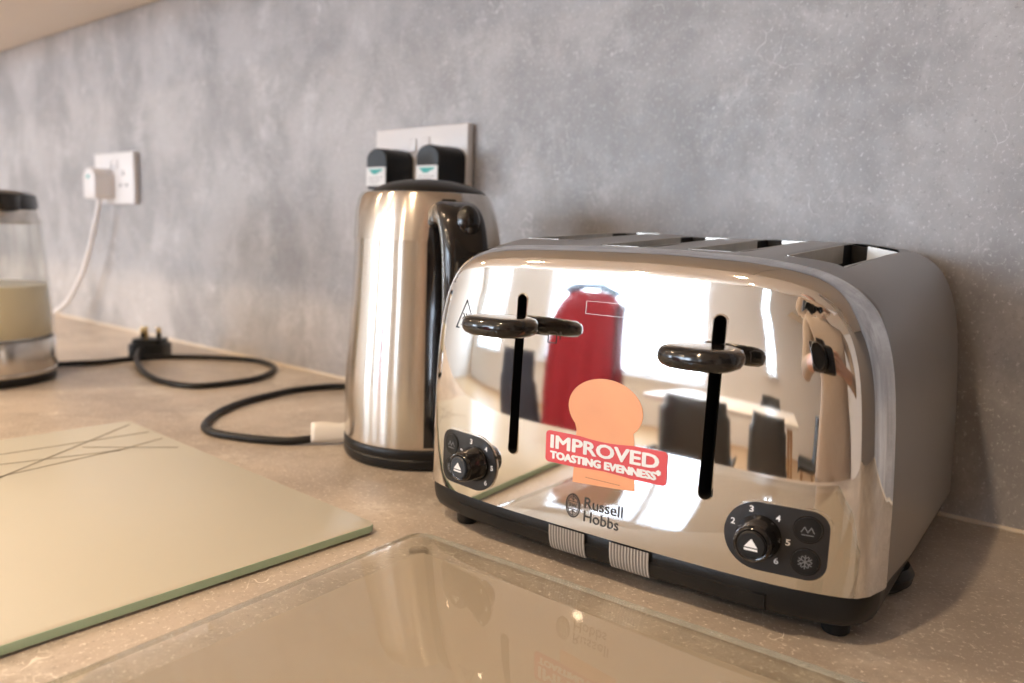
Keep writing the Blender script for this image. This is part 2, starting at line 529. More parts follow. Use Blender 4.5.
for r_ in range(len(svals) - 1):
    for i in range(nl):
        j = (i + 1) % nl
        fs.append((r_ * nl + i, r_ * nl + j, (r_ + 1) * nl + j, (r_ + 1) * nl + i))
vs.append((0, face_n(0, cen[1]), cen[1]))
for i in range(nl):
    fs.append(((len(svals) - 1) * nl + i, (len(svals) - 1) * nl + (i + 1) % nl, len(vs) - 1))
bm = bmesh.new()
bv = [bm.verts.new(v) for v in vs]
for f in fs: bm.faces.new([bv[i] for i in f])
# cut the two lever slots out of the fascia
SLOTS = [(-.0640, .0622, .1575), (.0572, .0622, .1560)]
SW = .0034
for us, z0, z1 in SLOTS:
    cuts = [((us - SW, 0, 0), (1, 0, 0)), ((us + SW, 0, 0), (1, 0, 0)), ((0, 0, z0), (0, 0, 1)), ((0, 0, z1), (0, 0, 1))]
    for zc, sg in ((z0, 1), (z1, -1)):
        for sx in (-1, 1):
            cuts.append(((us + sx * SW * .45, 0, zc), (sx * 1.0, 0, -sg * 1.0)))
    for co, no in cuts:
        g = [f for f in bm.faces if abs(f.calc_center_median().x - us) < .03 and z0 - .03 < f.calc_center_median().z < z1 + .03]
        ge = list({e for f in g for e in f.edges}); gv = list({v for f in g for v in f.verts})
        bmesh.ops.bisect_plane(bm, geom=g + ge + gv, plane_co=co, plane_no=no, dist=1e-6)
    kill = []
    for f in bm.faces:
        c = f.calc_center_median()
        inside = abs(c.x - us) < SW and z0 < c.z < z1
        if inside:
            for (co, no) in cuts[4:]:
                if (c - Vector(co)).dot(Vector(no)) > 0: inside = False
        if inside: kill.append(f)
    bmesh.ops.delete(bm, geom=kill, context='FACES')
bm.normal_update()
for f in bm.faces:
    if f.normal.y > 0: f.normal_flip()
me = bpy.data.meshes.new('fascia'); bm.to_mesh(me); bm.free()
fascia = link('fascia', me, M['chrome'], T, 180)
me.normals_split_custom_set_from_vertices([tuple(face_normal(v.co.x, v.co.z)) for v in me.vertices])
fascia['label'] = 'mirror polished steel front'

# lever slot channels behind the cut-outs
for us, z0, z1 in SLOTS:
    bm = bmesh.new()
    pts = []
    for k in range(9):
        a = PI * k / 8; pts.append((us + SW * math.cos(a), z1 - SW + SW * math.sin(a)))
    for k in range(9):
        a = PI + PI * k / 8; pts.append((us + SW * math.cos(a), z0 + SW + SW * math.sin(a)))
    f_ = [bm.verts.new((x, face_n(x, z) - .0002, z)) for x, z in pts]
    b_ = [bm.verts.new((x, face_n(x, z) + .014, z)) for x, z in pts]
    fo = [bm.verts.new((us + (x - us) * 1.28, face_n(x, z) - .0003, z + (.0009 if z > .1 else -.0009))) for x, z in pts]
    for i in range(len(pts)):
        j = (i + 1) % len(pts)
        bm.faces.new((f_[i], f_[j], b_[j], b_[i]))
    bm.faces.new(b_)
    from_bm('lever_slot', bm, M['black_in'], T, 30)
    bm = bmesh.new()
    f_ = [bm.verts.new((x, face_n(x, z) - .0006, z)) for x, z in pts]
    fo = [bm.verts.new((us + (x - us) * 1.26, face_n(x, z) + .0002, z + (.0008 if z > .1 else -.0008))) for x, z in pts]
    for i in range(len(pts)):
        j = (i + 1) % len(pts)
        bm.faces.new((f_[i], f_[j], fo[j], fo[i]))
    from_bm('slot_rim', bm, M['chrome'], T, 60)

# brushed body shell
NR = 0.0
slot_u = [(-.1010, -.0700), (-.0440, -.0130), (.0130, .0440), (.0700, .1010)]
S_N0, S_N1 = .028, .168
ou = list(OUT[idx])
cols = []
for p in ou: cols.append((p[0], p[1]))
need = [v for ab in slot_u for v in ab]
def top_z(u):
    m_ = OUT[:, 1] > .11
    return float(np.interp(u, OUT[m_][:, 0], OUT[m_][:, 1]))
cols = [c for c in cols if not (c[1] > .15 and min(abs(c[0] - v) for v in need) < .0012)]
cols += [(v, top_z(v)) for v in need]
half_n = len(cols)
def colkey(c):
    return math.atan2(c[0], c[1] - .06)
cols.sort(key=colkey)
cols = np.array(cols)
tan = np.gradient(cols, axis=0); tan /= np.linalg.norm(tan, axis=1)[:, None]
nor = np.c_[-tan[:, 1], tan[:, 0]]           # outward
nor[nor @ np.array([0, 1]) < -.5] *= -1
for i, c in enumerate(cols):
    if np.dot(nor[i], c - np.array([0, .08])) < 0: nor[i] *= -1
rim_n = np.array([face_flat(c[0], c[1]) + .0195 + .001 * sm(.15, .18, c[1]) for c in cols])
rows = [('rim', -.0035, .0022), ('rim', -.0005, .0018), ('rim', .0006, .0007), ('rim', .0022, .0007), (.020, 0, .0007), (S_N0, 0, .0007)]
rows += [(S_N0 + (S_N1 - S_N0) * k / 8, 0, .0007) for k in range(1, 9)] + [(.184, 0, .0007), (.201, 0, .0007)]
RD, RH = .015, .022
for k in range(1, 9):
    a = PI / 2 * k / 8
    rows.append((.201 + RH * math.sin(a), 0, .0007 + RD * (1 - math.cos(a))))
vs, fs = [], []
def rise(nn, u, z): return sm(.09, .17, z) * ((.0004 + .0034 * (u / .1) ** 2) * sm(.003, .03, nn) + .0070 * sm(.015, .17, nn) + .0020 * sm(.055, .075, -u) * (1 - sm(.098, .120, -u)) * sm(.004, .028, nn) * (1 - .4 * sm(.05, .17, nn)))
def widen(nn, z): return .0026 * sm(.012, .07, nn)
for kind, off, inset in rows:
    for i, c in enumerate(cols):
        nn = rim_n[i] + off if kind == 'rim' else max(kind, rim_n[i] + .003)
        p = c - nor[i] * (inset - widen(nn, c[1]) * max(0, nor[i][0]) ** .5 * (0 if c[1] > .16 and min(abs(c[0] - v) for v in need) < 1e-6 else 1))
        z = p[1] + rise(nn, c[0], c[1])
        vs.append((c[0] if any(abs(c[0] - v) < 1e-9 for v in need) and c[1] > .15 else p[0], nn, max(ZB, z)))
nc = len(cols)
def is_slot(i, r_):
    ua, ub = cols[i][0], cols[i + 1][0]
    if cols[i][1] < .15: return False
    if not any(a - 1e-5 <= min(ua, ub) and max(ua, ub) <= b + 1e-5 for a, b in slot_u): return False
    return 5 <= r_ < 13
for r_ in range(len(rows) - 1):
    for i in range(nc - 1):
        if is_slot(i, r_): continue
        fs.append((r_ * nc + i, r_ * nc + i + 1, (r_ + 1) * nc + i + 1, (r_ + 1) * nc + i))
fs.append(tuple((len(rows) - 1) * nc + i for i in range(nc)))
bm = bmesh.new()
bv = [bm.verts.new(v) for v in vs]
for f in fs: bm.faces.new([bv[i] for i in f])
body = from_bm('body', bm, M['steel'], T, 45)
body['label'] = 'brushed steel body'
# bread slots: steel liner walls and the dark well below
for a, b in slot_u:
    za = {}
    def zt(u, nn): return top_z(u) - .0007 + rise(nn, u, top_z(u))
    e = from_data('bread_slot', *(lambda g=.0008, dp=.05: ([
        (a, S_N0, zt(a, S_N0)), (b, S_N0, zt(b, S_N0)), (b, S_N1, zt(b, S_N1)), (a, S_N1, zt(a, S_N1)),
        (a, S_N0, zt(a, S_N0) - dp), (b, S_N0, zt(b, S_N0) - dp), (b, S_N1, zt(b, S_N1) - dp), (a, S_N1, zt(a, S_N1) - dp)],
        [(0, 1, 5, 4), (1, 2, 6, 5), (2, 3, 7, 6), (3, 0, 4, 7), (4, 5, 6, 7)]))(), M['black_in'], T, 30)
    lin = bmesh.new()
    t = .0012; dp = .012
    for (p, q) in (((a + t * .6, S_N0 + .004), (a + t * .6, S_N1 - .024)), ((b - t * .6, S_N0 + .004), (b - t * .6, S_N1 - .02)), ((a + .011, S_N1 - t), (b - .001, S_N1 - t)), ((a + .004, S_N0 + t), (b - .004, S_N0 + t))):
        z_p, z_q = zt(p[0], p[1]) + .0002, zt(q[0], q[1]) + .0002
        dx, dy = (t / 2, 0) if abs(p[0] - q[0]) < 1e-6 else (0, t / 2)
        v = [lin.verts.new((x_, y_, z_)) for x_, y_, z_ in (
            (p[0] - dx, p[1] - dy, z_p), (q[0] - dx, q[1] - dy, z_q), (q[0] + dx, q[1] + dy, z_q), (p[0] + dx, p[1] + dy, z_p),
            (p[0] - dx, p[1] - dy, z_p - dp), (q[0] - dx, q[1] - dy, z_q - dp), (q[0] + dx, q[1] + dy, z_q - dp), (p[0] + dx, p[1] + dy, z_p - dp))]
        for f in ((0, 1, 2, 3), (7, 6, 5, 4), (0, 4, 5, 1), (1, 5, 6, 2), (2, 6, 7, 3), (3, 7, 4, 0)):
            lin.faces.new([v[i] for i in f])
    from_bm('slot_liner', lin, M['steel_dark'], e, 30)

# black plastic base
us_ = np.linspace(-1, 1, 61)
front = []
W0 = .1378; WL = .1466
for t in us_:
    u = (W0 if t > 0 else WL) * math.sin(t * PI / 2)
    front.append((u, face_n(u, ZB)))
plan = [(u, n_ + .0012) for u, n_ in front]
plan += [(W0, y) for y in (.03, .08, .13, .18, .200)] + [(W0 - .008, .214), (W0 - .024, .219)]
plan += [(x, .219) for x in (.06, 0, -.06)] + [(-WL + .024, .219), (-WL + .008, .214)] + [(-WL, y) for y in (.200, .18, .13, .08, .03)]
plan = np.array(plan)
cp = np.array([0, .095])
def inset_plan(k):
    d = plan - cp
    return cp + d * (1 - k / np.linalg.norm(d, axis=1))[:, None]
vs, fs = [], []
levels = [(.0275, .0006), (.0268, .0003), (.020, .0006), (.015, .0016), (.0112, .0036), (.0095, .0065)]
for z, k in levels:
    for x, y in inset_plan(k): vs.append((x, y, z))
npn = len(plan)
for r_ in range(len(levels) - 1):
    for i in range(npn):
        j = (i + 1) % npn
        fs.append((r_ * npn + i, r_ * npn + j, (r_ + 1) * npn + j, (r_ + 1) * npn + i))
fs.append(tuple(range(npn))); fs.append(tuple((len(levels) - 1) * npn + i for i in range(npn)))
base = from_data('base', vs, fs, M['black'], T, 40)
base['label'] = 'black plastic base'
def base_n(u, z):
    k = float(np.interp(z, [l[0] for l in levels][::-1], [l[1] for l in levels][::-1]))
    p = inset_plan(k)[:61]
    return float(np.interp(u, p[:, 0], p[:, 1]))
# crumb tray front: long raised panel on the base
vs, fs = [], []
uu = np.linspace(-.109, .0905, 50)
for lift in (.0002, -.0012):
    for z in (.0205, .0198, .0150, .0115, .0102):
        for u in uu: vs.append((u, base_n(u, z) + (lift if z not in (.0205, .0102) or lift > 0 else 0.0), z))
nu = len(uu)
for r_ in range(4):
    for i in range(nu - 1):
        fs.append((5 * nu + r_ * nu + i, 5 * nu + r_ * nu + i + 1, 5 * nu + (r_ + 1) * nu + i + 1, 5 * nu + (r_ + 1) * nu + i))
for r_ in range(4):
    for i in (0, nu - 1):
        fs.append((r_ * nu + i, (r_ + 1) * nu + i, 5 * nu + (r_ + 1) * nu + i, 5 * nu + r_ * nu + i))
from_data('crumb_tray', vs, fs, M['black'], T, 35)
for u, n_ in ((.1185, .0025), (-.1165, -.004), (.112, .185), (-.112, .185)):
    f = lathe('foot', [(.0060, 0), (.0068, .0012), (.0072, .0115)], M['black'], T, 28, center=(u, n_))
# cable winder lug under the right side
lathe('cable_winder', [(.010, .0), (.018, .0006), (.0228, .005), (.0238, .010), (.021, .0145), (.012, .016)], M['black'], T, 48, center=(.1175, .076))

# levers
for us, zc, wd in ((-.0610, .1412, .0435), (.0585, .1380, .0400)):
    bm = bmesh.new()
    ol = []
    for k in range(48):
        a = 2 * PI * k / 48
        c_, s_ = math.cos(a), math.sin(a)
        x = wd / 2 * math.copysign(abs(c_) ** (2 / 2.6), c_); y = .0172 * math.copysign(abs(s_) ** (2 / 2.6), s_)
        ol.append((x, y))
    prof = [(.60, .0052), (.80, .0050), (.92, .0040), (.985, .0020), (1.0, 0), (.985, -.0020), (.92, -.0040), (.80, -.0052), (.60, -.0056)]
    prev = None
    for s, dz in prof:
        # underside sits nearer the fascia
        ring = [bm.verts.new((x * s, y * s - .0480, zc + dz * 1.0)) for x, y in ol]
        for i, v in enumerate(ring): v.co.x += us
        if prev:
            for i in range(48): bm.faces.new((prev[i], prev[(i + 1) % 48], ring[(i + 1) % 48], ring[i]))
        else: bm.faces.new(ring)
        prev = ring
    bm.faces.new(prev[::-1])
    lev = from_bm('lever', bm, M['black_gloss'], T, 50)
    bm = bmesh.new()
    add_box(bm, (us - .0029, -.046, zc - .0062), (us + .0029, -.008, zc + .0030), .0008)
    from_bm('lever_stem', bm, M['black'], lev, 40)

# ------------------------------------------------------------------ things applied to the fascia
def patch(name, outline, mat, parent, h0, h1, rings=7, center=None, smooth=40):
    """slab that follows the fascia: star-shaped outline in (u,z), lying h0..h1 in front of it"""
    o_ = np.array(outline); c = np.array(center) if center is not None else o_.mean(0)
    vs, fs = [], []
    n = len(o_)
    vs.append((c[0], face_n(*c) - h1, c[1]))
    for k in range(1, rings + 1):
        for p in o_:
            q = c + (p - c) * k / rings
            vs.append((q[0], face_n(q[0], q[1]) - h1, q[1]))
    for p in o_: vs.append((p[0], face_n(p[0], p[1]) - h0, p[1]))
    for i in range(n):
        fs.append((0, 1 + i, 1 + (i + 1) % n))
    for k in range(rings):
        for i in range(n):
            j = (i + 1) % n
            fs.append((1 + k * n + i, 1 + (k + 1) * n + i, 1 + (k + 1) * n + j, 1 + k * n + j))
    return from_data(name, vs, fs, mat, parent, smooth)

def decal(name, polys, mat, parent, h, center=None, rot=0.0):
    """2-D polygons ((verts, faces), ...) in (u,z) lying h in front of the fascia"""
    V, Fa = [], []
    for vs, fs in polys:
        b = len(V)
        for (x, z) in vs:
            if center is not None:
                dx, dz = x - center[0], z - center[1]
                x = center[0] + dx * math.cos(rot) - dz * math.sin(rot); z = center[1] + dx * math.sin(rot) + dz * math.cos(rot)
            V.append((x, face_n(x, z) - h, z))
        Fa += [tuple(i + b for i in f) for f in fs]
    return from_data(name, V, Fa, mat, parent, 30)

def stroke(pts, w, closed=False):
    """poly-line as quads"""
    V, Fa = [], []
    n = len(pts)
    for i in range(n if closed else n - 1):
        a = np.array(pts[i]); b = np.array(pts[(i + 1) % n]); d = b - a
        L = np.linalg.norm(d)
        if L < 1e-9: continue
        d /= L; nn = np.array([-d[1], d[0]]) * w / 2
        a2, b2 = a - d * w / 2, b + d * w / 2
        k = len(V)
        V += [tuple(a2 + nn), tuple(a2 - nn), tuple(b2 - nn), tuple(b2 + nn)]
        Fa.append((k, k + 1, k + 2, k + 3))
    return V, Fa

def ell(cx, cz, rx, rz, n=32):
    return [(cx + rx * math.cos(2 * PI * i / n), cz + rz * math.sin(2 * PI * i / n)) for i in range(n)]

BOLD = [(0, 0)] + [(.00052 * math.cos(2 * PI * k / 8), .00030 * math.sin(2 * PI * k / 8)) for k in range(8)]
# bread sticker and red label
bread = []
for k in range(60):
    a = 2 * PI * k / 60 - PI / 2
    bread.append((math.cos(a), math.sin(a)))
bc = (-.0035, .0840)
def bread_pts():
    pts = []
    # crown: wide flat dome over a narrower loaf
    for k in range(41):
        a = math.radians(-38 + 256 * k / 40)
        pts.append((-.0030 + .0232 * math.cos(a), .0988 + .0168 * math.sin(a)))
    pts += [(-.0200, .0850), (-.0202, .070), (-.0208, .0545), (.0003, .0560), (.0182, .0575), (.0170, .072), (.0160, .0855)]
    return pts
st = patch('bread_sticker', bread_pts(), M['bread'], T, .0, .00025, 8, (-.002, .082))
st['label'] = 'orange toast-shaped sticker'
lab = rrect(-.0400, .0636, .0360, .0818, .0022, 5)
rl = math.radians(1.0); lc = (-.002, .0727)
lab = [(lc[0] + (x - lc[0]) * math.cos(rl) - (z - lc[1]) * math.sin(rl), lc[1] + (x - lc[0]) * math.sin(rl) + (z - lc[1]) * math.cos(rl)) for x, z in lab]
lb = patch('red_label', lab, M['red_label'], T, .0, .0005, 8, lc)
lb['label'] = 'red label with white lettering'
tx = [fit_text('IMPROVED', -.0362, .0312, .0723, .0072, .0), fit_text('TOASTING EVENNESS', -.0362, .0300, .0661, .0040, .0), fit_text('*', .0305, .0325, .0672, .0040, .01)]
lt = None
for q_, (dx, dz) in enumerate(BOLD):
    part_ = decal('lettering', [([(x + dx, z + dz) for x, z in v_], f_) for v_, f_ in tx], M['white_print'], lb, .0008 + q_ * 6e-6, lc, rl)
    if lt is None: lt = part_
    else:
        jb = bmesh.new(); jb.from_mesh(lt.data); jb.from_mesh(part_.data); jb.to_mesh(lt.data); jb.free()
        bpy.data.objects.remove(part_)
small = [fit_text('compared with previous range', -.0150, .0120, .0592, .0008, .0)]
decal('small_print', [stroke([(x, .0590), (x + .0006, .0590)], .0005) for k, x in enumerate(np.arange(-.0120, .0100, .0017))], M['brown_print'], st, .0004)
# maker's name and oval crest
decal('maker_name', [fit_text('Russell', -.0122, .0120, .0413, .0062, .006), fit_text('Hobbs', -.0122, .0100, .0335, .0062, .006)], M['black_print'], T, .0002, (-.012, .040), math.radians(-.6))
cr = [stroke(ell(-.0196, .0408, .0045, .0066), .0007, True), stroke(ell(-.0196, .0408, .0035, .0055), .0004, True),
      stroke([(-.0226, .0432), (-.0166, .0432)], .0004), stroke([(-.0226, .0386), (-.0166, .0386)], .0004),
      fit_text('RW', -.0221, -.0171, .0395, .0028, .01), stroke([(-.0212, .0452), (-.0196, .0444), (-.0180, .0452)], .0004), stroke([(-.0210, .0370), (-.0196, .0378), (-.0182, .0370)], .0004),
      stroke([(-.0196, .0436), (-.0196, .0470)], .0004), stroke([(-.0196, .0346), (-.0196, .0382)], .0004)]
decal('crest', cr, M['black_print'], T, .0002)
# hot-surface triangle, toast marks by the levers
tri = [(-.1095, .1500), (-.1180, .1325), (-.0995, .1325)]
hot = [stroke(tri, .0009, True), stroke([(-.1135, .1345), (-.1045, .1345)], .0006)]
for dx in (-.0025, 0, .0025):
    hot.append(stroke([(-.1092 + dx, .1370), (-.1100 + dx, .1385), (-.1084 + dx, .1400), (-.1094 + dx, .1416)], .0006))
decal('warning_mark', hot, M['black_print'], T, .0002)
def toast_mark(u, z, s):
    return [stroke([(u - s, z - s), (u - s, z + .3 * s), (u - 1.2 * s, z + .8 * s), (u - .6 * s, z + 1.1 * s), (u + .5 * s, z + 1.1 * s), (u + 1.1 * s, z + .8 * s), (u + .9 * s, z + .3 * s), (u + .9 * s, z - s)], .0005, True),
            stroke([(u + 1.7 * s, z - .2 * s), (u + 1.7 * s, z + 1.2 * s)], .0004), stroke([(u + 1.4 * s, z + .8 * s), (u + 1.7 * s, z + 1.2 * s), (u + 2.0 * s, z + .8 * s)], .0004)]
decal('toast_mark', toast_mark(-.0405, .1345, .0030), M['black_print'], T, .0002)
decal('toast_mark', toast_mark(.0770, .1370, .0030), M['black_print'], T, .0002)
decal('engraved_mark', [stroke(rrect(-.020, .150, .004, .1570, .0004, 2), .00016, True)], M['steel'], T, .0002)

# control panels
def control_panel(cx, flip):
    s = -1 if flip else 1
    ol = []
    # round end left of the dial, squarer end by the buttons (mirrored for the other side)
    R1 = .0170
    for k in range(25):
        a = math.radians(90 + 180 * k / 24); ol.append((-.0000 + R1 * math.cos(a), R1 * math.sin(a)))
    r2 = .0085
    for k in range(9):
        a = math.radians(-90 + 90 * k / 8); ol.append((.0315 - r2 + r2 * math.cos(a), -R1 + r2 + r2 * math.sin(a)))
    for k in range(9):
        a = math.radians(90 * k / 8); ol.append((.0315 - r2 + r2 * math.cos(a), R1 - r2 + r2 * math.sin(a)))
    zc = .0500
    P = [(cx + s * x, zc + z) for x, z in ol]
    Prim = [(cx + s * (x * 1.035 + (.0002)), zc + z * 1.05) for x, z in ol]
    ctr = (cx + s * .006, zc)
    patch('panel_rim', Prim, M['chrome'], T, .0, .0007, 5, ctr, 30)
    pan = patch('control_panel', P, M['panel'], T, .0, .0013, 6, ctr, 30)
    pan['label'] = 'black control panel'
    # buttons with symbols
    syms = []
    for k, (bx, bz) in enumerate(((.0222, .0080), (.0222, -.0078))):
        u, z = cx + s * bx, zc + bz
        b = patch('button', ell(u, z, .0060, .0060, 28), M['black'], pan, .001, .0020, 3, (u, z), 30)
        if k == 1:
            m_ = []
            for q in range(3):
                a = PI * q / 3 + PI / 2
                m_.append(stroke([(u - .0032 * math.cos(a), z - .0032 * math.sin(a)), (u + .0032 * math.cos(a), z + .0032 * math.sin(a))], .0005))
                for sg in (-1, 1):
                    for da in (-.45, .45):
                        m_.append(stroke([(u + sg * .0018 * math.cos(a), z + sg * .0018 * math.sin(a)), (u + sg * .0030 * math.cos(a + da), z + sg * .0030 * math.sin(a + da))], .0004))
        else:
            m_ = [stroke([(u - .0028, z - .0012), (u - .0015, z + .0012), (u, z - .0012), (u + .0015, z + .0012), (u + .0028, z - .0012)], .0005), stroke([(u - .0025, z - .0026), (u + .0025, z - .0026)], .0005)]
        decal('symbol', m_, M['grey_print'], b, .0021)
        ring = stroke(ell(u, z, .0066, .0066, 28), .0003, True)
        decal('button_ring', [ring], M['black_gloss'], pan, .0016)
    # numbers round the dial
    nums = []
    for ch, a in (('2', 158), ('3', 108), ('4', 52), ('5', 0), ('6', -48)):
        rr = .0138
        x, z = cx + rr * math.cos(math.radians(a)), zc + rr * math.sin(math.radians(a))
        nums.append(fit_text(ch, x - .0011, x + .0011, z - .0015, .0031, .02))
    decal('numbers', nums, M['white_print'], pan, .0016)
    # dial: knurled skirt, body and push button, axis along the face normal
    n = face_normal(cx, zc)
    base_p = Vector((cx, face_n(cx, zc), zc))
    q = Vector((0, 0, 1)).rotation_difference(n)
    def turned(name, prof, mat, par, seg=48):
        o_ = lathe(name, prof, mat, None, seg)
        for v in o_.data.vertices: v.co = base_p + q @ v.co
        o_.data.update()
        o_.parent = par
        return o_
    dial = turned('dial', [(.0108, .0012), (.0108, .0035), (.0098, .0048), (.0092, .0135), (.0088, .0150), (.0078, .0158), (.0072, .0154)], M['black_gloss'], T)
    bt = turned('cancel_button', [(.0068, .0150), (.0068, .0160), (.0062, .0166)], M['blue_reflect_button'] if flip else M['black'], dial)
    # white triangle on the button
    e1 = q @ Vector((1, 0, 0)); e2 = n.cross(Vector((1, 0, 0))).normalized()
    zup = (Vector((0, 0, 1)) - n * n.z).normalized(); xr = zup.cross(n).normalized() * 1
    xr = Vector((1, 0, 0)) - n * n.x; xr.normalize()
    pc = base_p + n * .0168
    tv = [pc + xr * a + zup * b for a, b in ((-.0032, -.0008), (.0032, -.0008), (0, .0034), (-.0032, -.0014), (.0032, -.0014), (.0032, -.0024), (-.0032, -.0024))]
    from_data('arrow_mark', tv, [(0, 1, 2), (3, 4, 5, 6)], M['white_print'], bt, 30)
control_panel(.0858, False)
control_panel(-.0925, True)

# two strips of ribbed tape over the lower edge
for u0, u1 in ((-.0352, -.0108), (.0050, .0292)):
    vs, fs = [], []
    prof = [(.0262, 'f'), (.0255, 'b'), (.0210, 'b'), (.0170, 'b'), (.0135, 'b'), (.0110, 'b'), (.0096, 'b')]
    nu = 14
    for z, k in prof:
        for u in np.linspace(u0, u1, nu):
            y = min(base_n(u, z), face_n(u, ZB) + .0012 if k == 'f' else 9)
            vs.append((u, y - .0019, z))
    for r_ in range(len(prof) - 1):
        for i in range(nu - 1):
            fs.append((r_ * nu + i, r_ * nu + i + 1, (r_ + 1) * nu + i + 1, (r_ + 1) * nu + i))
    tp = from_data('tape_strip', vs, fs, M['tape'], T, 40)
    tp['label'] = 'strip of ribbed silvery tape'
    vs, fs = [], []
    for u in np.linspace(u0 + .0008, u1 - .0008, 13):
        b = len(vs)
        for z, k in prof:
            for du in (-.00035, .00035):
                vs.append((u + du, base_n(u, z) - .0023, z))
        for r_ in range(len(prof) - 1):
            fs.append((b + r_ * 2, b + r_ * 2 + 1, b + r_ * 2 + 3, b + r_ * 2 + 2))
    from_data('fibres', vs, fs, M['tape_line'], tp, 40)
# ------------------------------------------------------------------ steel kettle
K = empty('steel_kettle', (-.490, -.150, 0))
tag(K, 'tall brushed steel jug kettle with black lid and handle behind the toaster', 'kettle')
HD = math.radians(-28)                      # handle direction
lathe('base', [(.066, 0), (.0695, .0015), (.0705, .004), (.0705, .0085), (.0695, .0095), (.0702, .0105), (.0702, .0165), (.069, .018)], M['black'], K, 96)
kp = [(.0690, .0180), (.0696, .0190), (.0697, .03), (.0695, .06), (.0684, .08), (.0668, .10), (.0654, .12), (.0641, .137), (.0628, .160), (.0620, .178), (.0618, .1830), (.0616, .1850), (.0600, .195), (.0576, .206), (.0540, .2165), (.0516, .2210), (.0500, .2225), (.0480, .2228)]
kps = spline([(r, z, 0) for r, z in kp], 3)
def spout(r, z, a):
    d = abs((a - (HD + PI) + PI) % (2 * PI) - PI)
    w = max(0.0, math.cos(min(PI / 2, d / 1.75 * PI / 2))) ** 1.0
    g = sm(.1815, .1850, z) * (.004 + .010 * sm(.185, .222, z))
    return r + g * w * (1 if r > .047 else 0)
lathe('body', [(p.x, p.y) for p in kps], M['kettle_steel'], K, 160, 60, rfun=spout)
lathe('lid', [(.0475, .2215), (.0480, .2235), (.0455, .2258), (.040, .2285), (.032, .2312), (.022, .2332), (.010, .2343), (.0, .2346)], M['black'], K, 96, 60)
# handle, modelled along local +X then turned
def turn(o_, a):
    ca, sa = math.cos(a), math.sin(a)
    for v in o_.data.vertices:
        x, y = v.co.x, v.co.y
        v.co.x, v.co.y = x * ca - y * sa, x * sa + y * ca
    o_.data.update()
    return o_
hs = rrect(-.0095, -.0175, .0095, .0175, .0075, 5)
path = spline([(.050, 0, .199), (.068, 0, .2055), (.085, 0, .2000), (.0945, 0, .184), (.0985, 0, .165), (.0985, 0, .135), (.0965, 0, .105), (.0925, 0, .075), (.0860, 0, .048), (.0760, 0, .030), (.062, 0, .024)], 8)
sc_ = [1.0 - .18 * sm(.3, 1, i / (len(path) - 1)) for i in range(len(path))]
bm = bmesh.new(); sweep(bm, path, hs, sc_, up=Vector((0, 1, 0)))
for v in bm.verts: pass
hobj = turn(from_bm('handle', bm, M['black_gloss'], K, 50), HD)
# the sweep section is (normal, side): make sure the wide way lies across
hobj['label'] = 'black plastic loop handle'
bm = bmesh.new()
gp = spline([(.088, 0, .2045), (.1000, 0, .187), (.1065, 0, .165), (.1068, 0, .135), (.1046, 0, .105), (.1000, 0, .076), (.0925, 0, .050)], 8)
sweep(bm, gp, rrect(-.002, -.0095, .002, .0095, .0018, 3), up=Vector((0, 1, 0)))
turn(from_bm('grip_inlay', bm, M['black'], hobj, 50), HD)
bm = bmesh.new()
bmesh.ops.create_uvsphere(bm, u_segments=28, v_segments=18, radius=1)
for v in bm.verts: v.co = Vector((.0955 + v.co.x * .0085, v.co.y * .0095 + .002, .2015 + v.co.z * .0135 - .003))
turn(from_bm('lid_button', bm, M['black_gloss'], hobj, 60), HD)
# back plate of the handle on the body
vs, fs = [], []
for z in np.linspace(.020, .217, 18):
    rb = float(np.interp(z, [p.y for p in kps], [p.x for p in kps]))
    wz = .30 * math.sqrt(max(.05, 1 - (max(0, z - .18) / .039) ** 2))
    for a in np.linspace(-wz, wz, 11): vs.append(((rb + .0014) * math.cos(a), (rb + .0014) * math.sin(a), z))
for i in range(17):
    for j in range(10): fs.append((i * 11 + j, i * 11 + j + 1, (i + 1) * 11 + j + 1, (i + 1) * 11 + j))
turn(from_data('handle_plate', vs, fs, M['black_gloss'], hobj, 50), HD)

# ------------------------------------------------------------------ glass kettle
G = empty('glass_kettle', (-1.060, -.322, 0))
tag(G, 'glass jug kettle part filled with cloudy yellow water at the left edge', 'kettle')
lathe('base', [(.074, 0), (.0775, .001), (.0780, .0035), (.0780, .0085), (.077, .0095)], M['black'], G, 96)
lathe('steel_band', [(.0770, .0098), (.0784, .0105), (.0790, .013), (.0792, .0145), (.0786, .0155), (.0792, .0165), (.0793, .03), (.0791, .049), (.0780, .0505)], M['kettle_steel'], G, 96, 50)
lathe('glass_wall', [(.0778, .0505), (.0786, .053), (.0780, .08), (.0753, .1166), (.0710, .1646), (.0687, .184), (.0660, .184), (.0684, .164), (.0727, .1166), (.0754, .080), (.0757, .054), (.070, .0515)], M['glass'], G, 96, 50)
lathe('water', [(.0740, .0535), (.0752, .0560), (.0748, .080), (.0727, .1110), (.0715, .1128), (.0, .1128)], M['milk'], G, 96, 50)
lathe('collar', [(.0655, .183), (.0690, .1835), (.0695, .187), (.0680, .190), (.0668, .199), (.0650, .2005)], M['kettle_steel'], G, 96, 50)
lathe('lid', [(.0640, .2000), (.0668, .2015), (.0672, .2080), (.0660, .2160), (.060, .2195), (.04, .2215), (.0, .2220)], M['black_gloss'], G, 96, 50)
